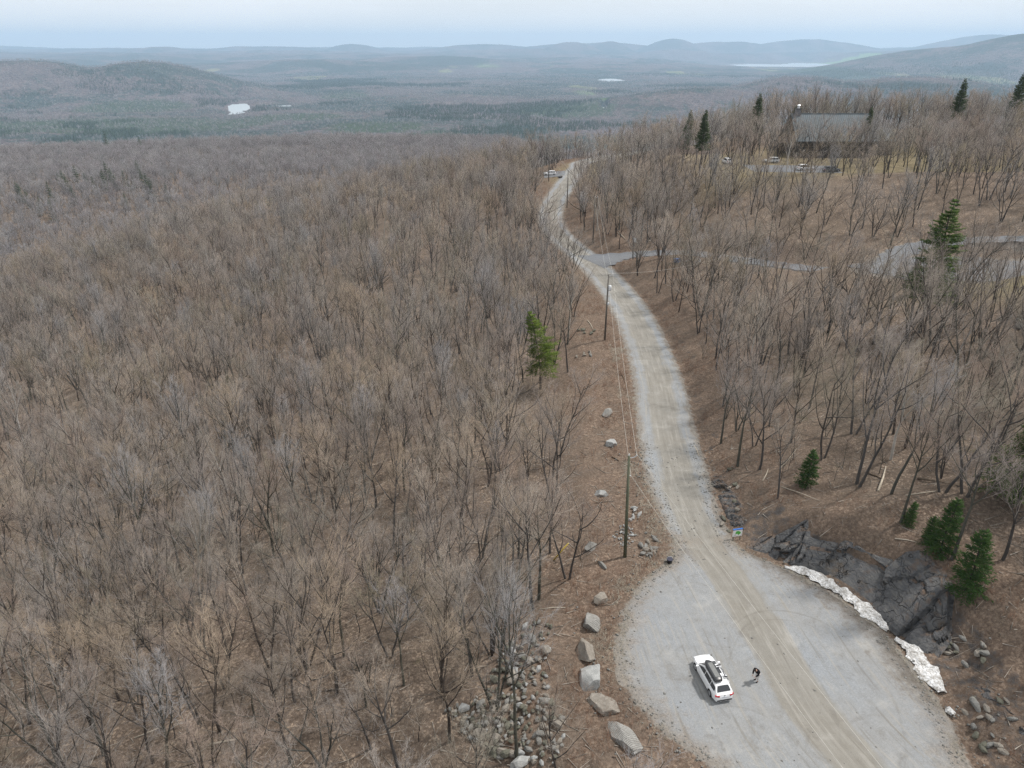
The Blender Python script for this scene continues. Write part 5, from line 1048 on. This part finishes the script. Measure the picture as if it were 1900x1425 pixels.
# ------------------------------------------------------------------ the lodge
M_roof = NT('metal_roof', .7, .2); _n = M_roof.noise(.4, 4, .6); M_roof = M_roof.col(M_roof.ramp(_n, [(.3, (.10, .122, .135)), (.7, (.14, .163, .176))]))
M_wood = NT('dark_siding', .85, .2); _n = M_wood.noise(2, 4, .6, vec=M_wood.pos((1, 1, 6))); M_wood = M_wood.col(M_wood.ramp(_n, [(.3, (.045, .038, .032)), (.7, (.10, .085, .07))])); M_stone = m_rock('chimney_stone', (.10, .10, .11), (.2, .2, .21))
e = empty('lodge', (101, 240, LZ), 0, 'long dark lodge with a grey blue standing seam metal roof behind bare trees', 'building')
hl, hw, ez, rzz = 12.0, 7.2, 5.3, 12.3
MB().box((0, 0, ez / 2 - .3), (2 * hl, 2 * hw, ez + .6)).add([(-hl, -hw, ez), (-hl, hw, ez), (-hl, 0, rzz - .35), (hl, -hw, ez), (hl, hw, ez), (hl, 0, rzz - .35)], [(0, 2, 1), (3, 4, 5), (0, 3, 5, 2), (1, 2, 5, 4)]).build('wall', M_wood, e)
for nm_, sg in (('roof', -1), ('roof', 1)):
    y0, z0 = sg * (hw + .9), ez - .45; V = [(-hl - .6, y0, z0), (hl + .6, y0, z0), (hl + .6, 0, rzz), (-hl - .6, 0, rzz)]; V += [(a, b, c + .16) for a, b, c in V]
    ro = mk(nm_, V, [(0, 1, 2, 3), (4, 7, 6, 5), (0, 4, 5, 1), (1, 5, 6, 2), (2, 6, 7, 3), (3, 7, 4, 0)], M_roof, e); m = MB()
    for t in np.arange(-hl - .5, hl + .6, .62): m.tube([(t, y0 + sg * .01, z0 + .19), (t, sg * .02, rzz + .19)], .045, 4)
    so_ = m.build('standing_seams', M_roof, ro)
    if sg < 0:
        cmy = MB().box((-hl + 1.4, -.2, rzz + .45), (1.5, 1.3, 2.2)).build('chimney', M_stone, ro)
MB().box((0, 0, rzz + .2), (2 * hl + 1.2, .5, .1)).build('ridge_cap', M_roof, e)
ch = [o for o in e.children if o.name.startswith('roof')][0]
MB().box((-hl + 1.4, -.2, rzz + 1.65), (1.8, 1.6, .16)).build('chimney_cap', M_trim, ch); MB().tube([(-hl + 1.4, -.2, rzz + 1.7), (-hl + 1.4, -.2, rzz + 2.5), (-hl + 1.4, -.2, rzz + 2.55), (-hl + 1.4, -.2, rzz + 2.9)], [.4, .4, .62, .15], 12).build('flue', M_silver, ch)
for t in np.linspace(-hl + 2.5, hl - 2.5, 7):
    f = MB().box((t, -hw - .03, 2.6), (2.0, .12, 1.7)).build('window', M_post, e); MB().box((t, -hw - .1, 2.6), (1.75, .05, 1.45)).build('pane', M_glass, f)
d = MB().box((-2, -hw - .05, 1.1), (1.2, .14, 2.3)).build('door', M_wood, e); MB().tube([(-1.6, -hw - .18, 1.1), (-1.6, -hw - .18, 1.25)], .04, 6).build('handle', M_metal, d)
MB().box((hl + 4.5, 2.5, 2.0), (9, 8, 4.6)).build('wing_wall', M_wood, e)
V = [(hl, -2.2, 4.3), (hl + 9.6, -2.2, 4.3), (hl + 9.6, 2.5, 7.6), (hl, 2.5, 7.6), (hl, 7.2, 4.3), (hl + 9.6, 7.2, 4.3)]; V += [(a, b, c + .16) for a, b, c in V]
mk('wing_roof', V, [(0, 1, 2, 3), (3, 2, 5, 4), (6, 9, 8, 7), (9, 10, 11, 8), (0, 6, 7, 1), (4, 5, 11, 10), (1, 7, 8, 2), (2, 8, 11, 5), (0, 3, 9, 6), (3, 4, 10, 9)], M_roof, e)

# ------------------------------------------------------------------ brush and dry grass (nobody could count it)
def brush(name, n, pos, hmin, hmax, r, mat, label, seed, tilt=.5):
    rs = np.random.RandomState(seed); X, Y = pos(rs, n); Z = H(X, Y); m = 5; k = len(X); a = rs.uniform(0, 6.283, (k, m)); t = rs.uniform(.05, tilt, (k, m)); L = rs.uniform(hmin, hmax, (k, 1)) * rs.uniform(.6, 1.1, (k, m))
    P0 = np.stack([X[:, None] + rs.normal(0, .12, (k, m)), Y[:, None] + rs.normal(0, .12, (k, m)), np.repeat(Z[:, None], m, 1) - .05], -1).reshape(-1, 3)
    D = np.stack([np.cos(a) * np.sin(t), np.sin(a) * np.sin(t), np.cos(t)], -1).reshape(-1, 3); Lf = L.reshape(-1, 1); P1 = P0 + D * Lf
    V1, F1 = cones(P0, P1, np.full(len(P0), r)); q = rs.uniform(.3, .8, (len(P0), 1)); D2 = D + rs.normal(0, .5, D.shape); D2[:, 2] = np.abs(D2[:, 2]); D2 /= np.linalg.norm(D2, axis=1, keepdims=True); S0 = P0 + D * Lf * q
    V2, F2 = cones(S0, S0 + D2 * Lf * .5, np.full(len(P0), r * .7)); V, F = join((V1, F1), (V2, F2)); return tag(mk(name, V, F, mat), label, None, None, 'stuff')
def pos_verge(rs, n):
    Y = rs.uniform(24, 330, n) ** 1.0; Y = 24 + 300 * rs.uniform(0, 1, n) ** 1.6; s = rs.uniform(.8, 14, n); left = rs.rand(n) < .55; X = np.where(left, eL(Y) - s - .3, eR(Y) + s + np.where((Y > 42) & (Y < 66), 7, 0)); g = fbm(X / 3.5, Y / 3.5, 4); dd, _ = poly_dist(X, Y, DV); k = (g > -.03 + .012 * s) & ((dd > 3.3) | left) & (pad_d(X, Y) > .5); return X[k], Y[k]
def pos_wood(rs, n):
    Y = 22 + 170 * rs.uniform(0, 1, n) ** 1.4; X = rs.uniform(-.85, .85, n) * (Y + 25); g = fbm(X / 5 + 40, Y / 5, 4); dd, _ = poly_dist(X, Y, DV); k = (g > .0) & ((eL(Y) - X > 9) | (X - eR(Y) > 10)) & (dd > 3.5) & (pad_d(X, Y) > .5); return X[k], Y[k]
def pos_edge(rs, n):
    Y = 24 + 42 * rs.uniform(0, 1, n); left = rs.rand(n) < .75; s = rs.exponential(1.0, n) - .9; X = np.where(left, eL(Y) - s, eR(Y) + s * .5); g = fbm(X / 1.5, Y / 1.5, 3); k = g > -.05; return X[k], Y[k]
B1 = bark('bramble_stem', (.20, .125, .09)); B2 = bark('brush_stem', (.24, .195, .16)); B3 = bark('dry_grass', (.36, .31, .20))
brush('brush', 15000, pos_verge, .5, 1.3, .011, B1, 'low reddish brown brush along both sides of the road', 1, .7)
brush('undergrowth', 16000, pos_wood, .6, 1.8, .009, B2, 'thin grey brown undergrowth between the bare trees', 2, .5)
brush('dry_grass', 3500, pos_edge, .12, .35, .012, B3, 'sparse dry grass along the gravel edge of the lot', 3, .9)
def pos_grass(rs, n): Y = 46 + 80 * rs.uniform(0, 1, n); X = eL(Y) - rs.uniform(.3, 3.0, n); g = fbm(X / 2, Y / 6, 3); k = g > 0; return X[k], Y[k]
brush('roadside_grass', 3000, pos_grass, .2, .5, .012, B3, 'pale dead grass tufts along the left road edge', 4, .9)

def loose(name, n, pos, s0, s1, mat, label, seed):
    rs = np.random.RandomState(seed); X, Y = pos(rs, n); Z = np.maximum(H(X, Y), 0.0); k = len(X); S_ = (s0 + (s1 - s0) * rs.rand(k) ** 4)[:, None, None]
    O = np.array([[1, 0, 0], [0, 1, 0], [-1, 0, 0], [0, -1, 0], [0, 0, .7], [0, 0, -.5]], float)[None] * rs.uniform(.6, 1.3, (k, 6, 1)); a = rs.uniform(0, 6.28, k); c, s_ = np.cos(a)[:, None], np.sin(a)[:, None]
    V = O * S_; V = np.stack([V[..., 0] * c - V[..., 1] * s_, V[..., 0] * s_ + V[..., 1] * c, V[..., 2]], -1) + np.stack([X, Y, Z + .03], -1)[:, None]
    f = np.array([[0, 1, 4], [1, 2, 4], [2, 3, 4], [3, 0, 4], [1, 0, 5], [2, 1, 5], [3, 2, 5], [0, 3, 5]]); F = (np.arange(k)[:, None, None] * 6 + f[None]).reshape(-1, 3)
    return tag(mk(name, V.reshape(-1, 3), F, mat), label, None, None, 'stuff')
def pos_lot(rs, n):
    Y = 24 + 60 * rs.uniform(0, 1, n); q = rs.rand(n); e_ = rs.exponential(1.6, n) - 1.2; X = np.where(q < .45, eL(Y) - e_, np.where(q < .9, eR(Y) + e_, eL(Y) + (eR(Y) - eL(Y)) * rs.rand(n))); return X, Y
loose('loose_gravel', 5000, pos_lot, .025, .16, R_grey, 'loose pebbles and broken stones scattered along the lot edge', 6)
def pos_litter(rs, n): Y = 24 + 70 * rs.uniform(0, 1, n); X = rs.uniform(-.7, .85, n) * (Y + 22); k = (eL(Y) - X > 1) | (X - eR(Y) > 3); return X[k], Y[k]
def sticks(n, seed):
    rs = np.random.RandomState(seed); X, Y = pos_litter(rs, n); Z = H(X, Y) + .06; a = rs.uniform(0, 6.28, len(X)); L = rs.uniform(.5, 2.6, len(X)); P0 = np.stack([X, Y, Z], -1); X2, Y2 = X + np.cos(a) * L, Y + np.sin(a) * L; P1 = np.stack([X2, Y2, H(X2, Y2) + .08], -1)
    V, F = cones(P0, P1, rs.uniform(.015, .05, len(X))); return tag(mk('fallen_twigs', V, F, B4), 'fallen sticks and twigs littering the forest floor', None, None, 'stuff')
B4 = bark('stick_wood', (.34, .30, .25)); sticks(5000, 8)
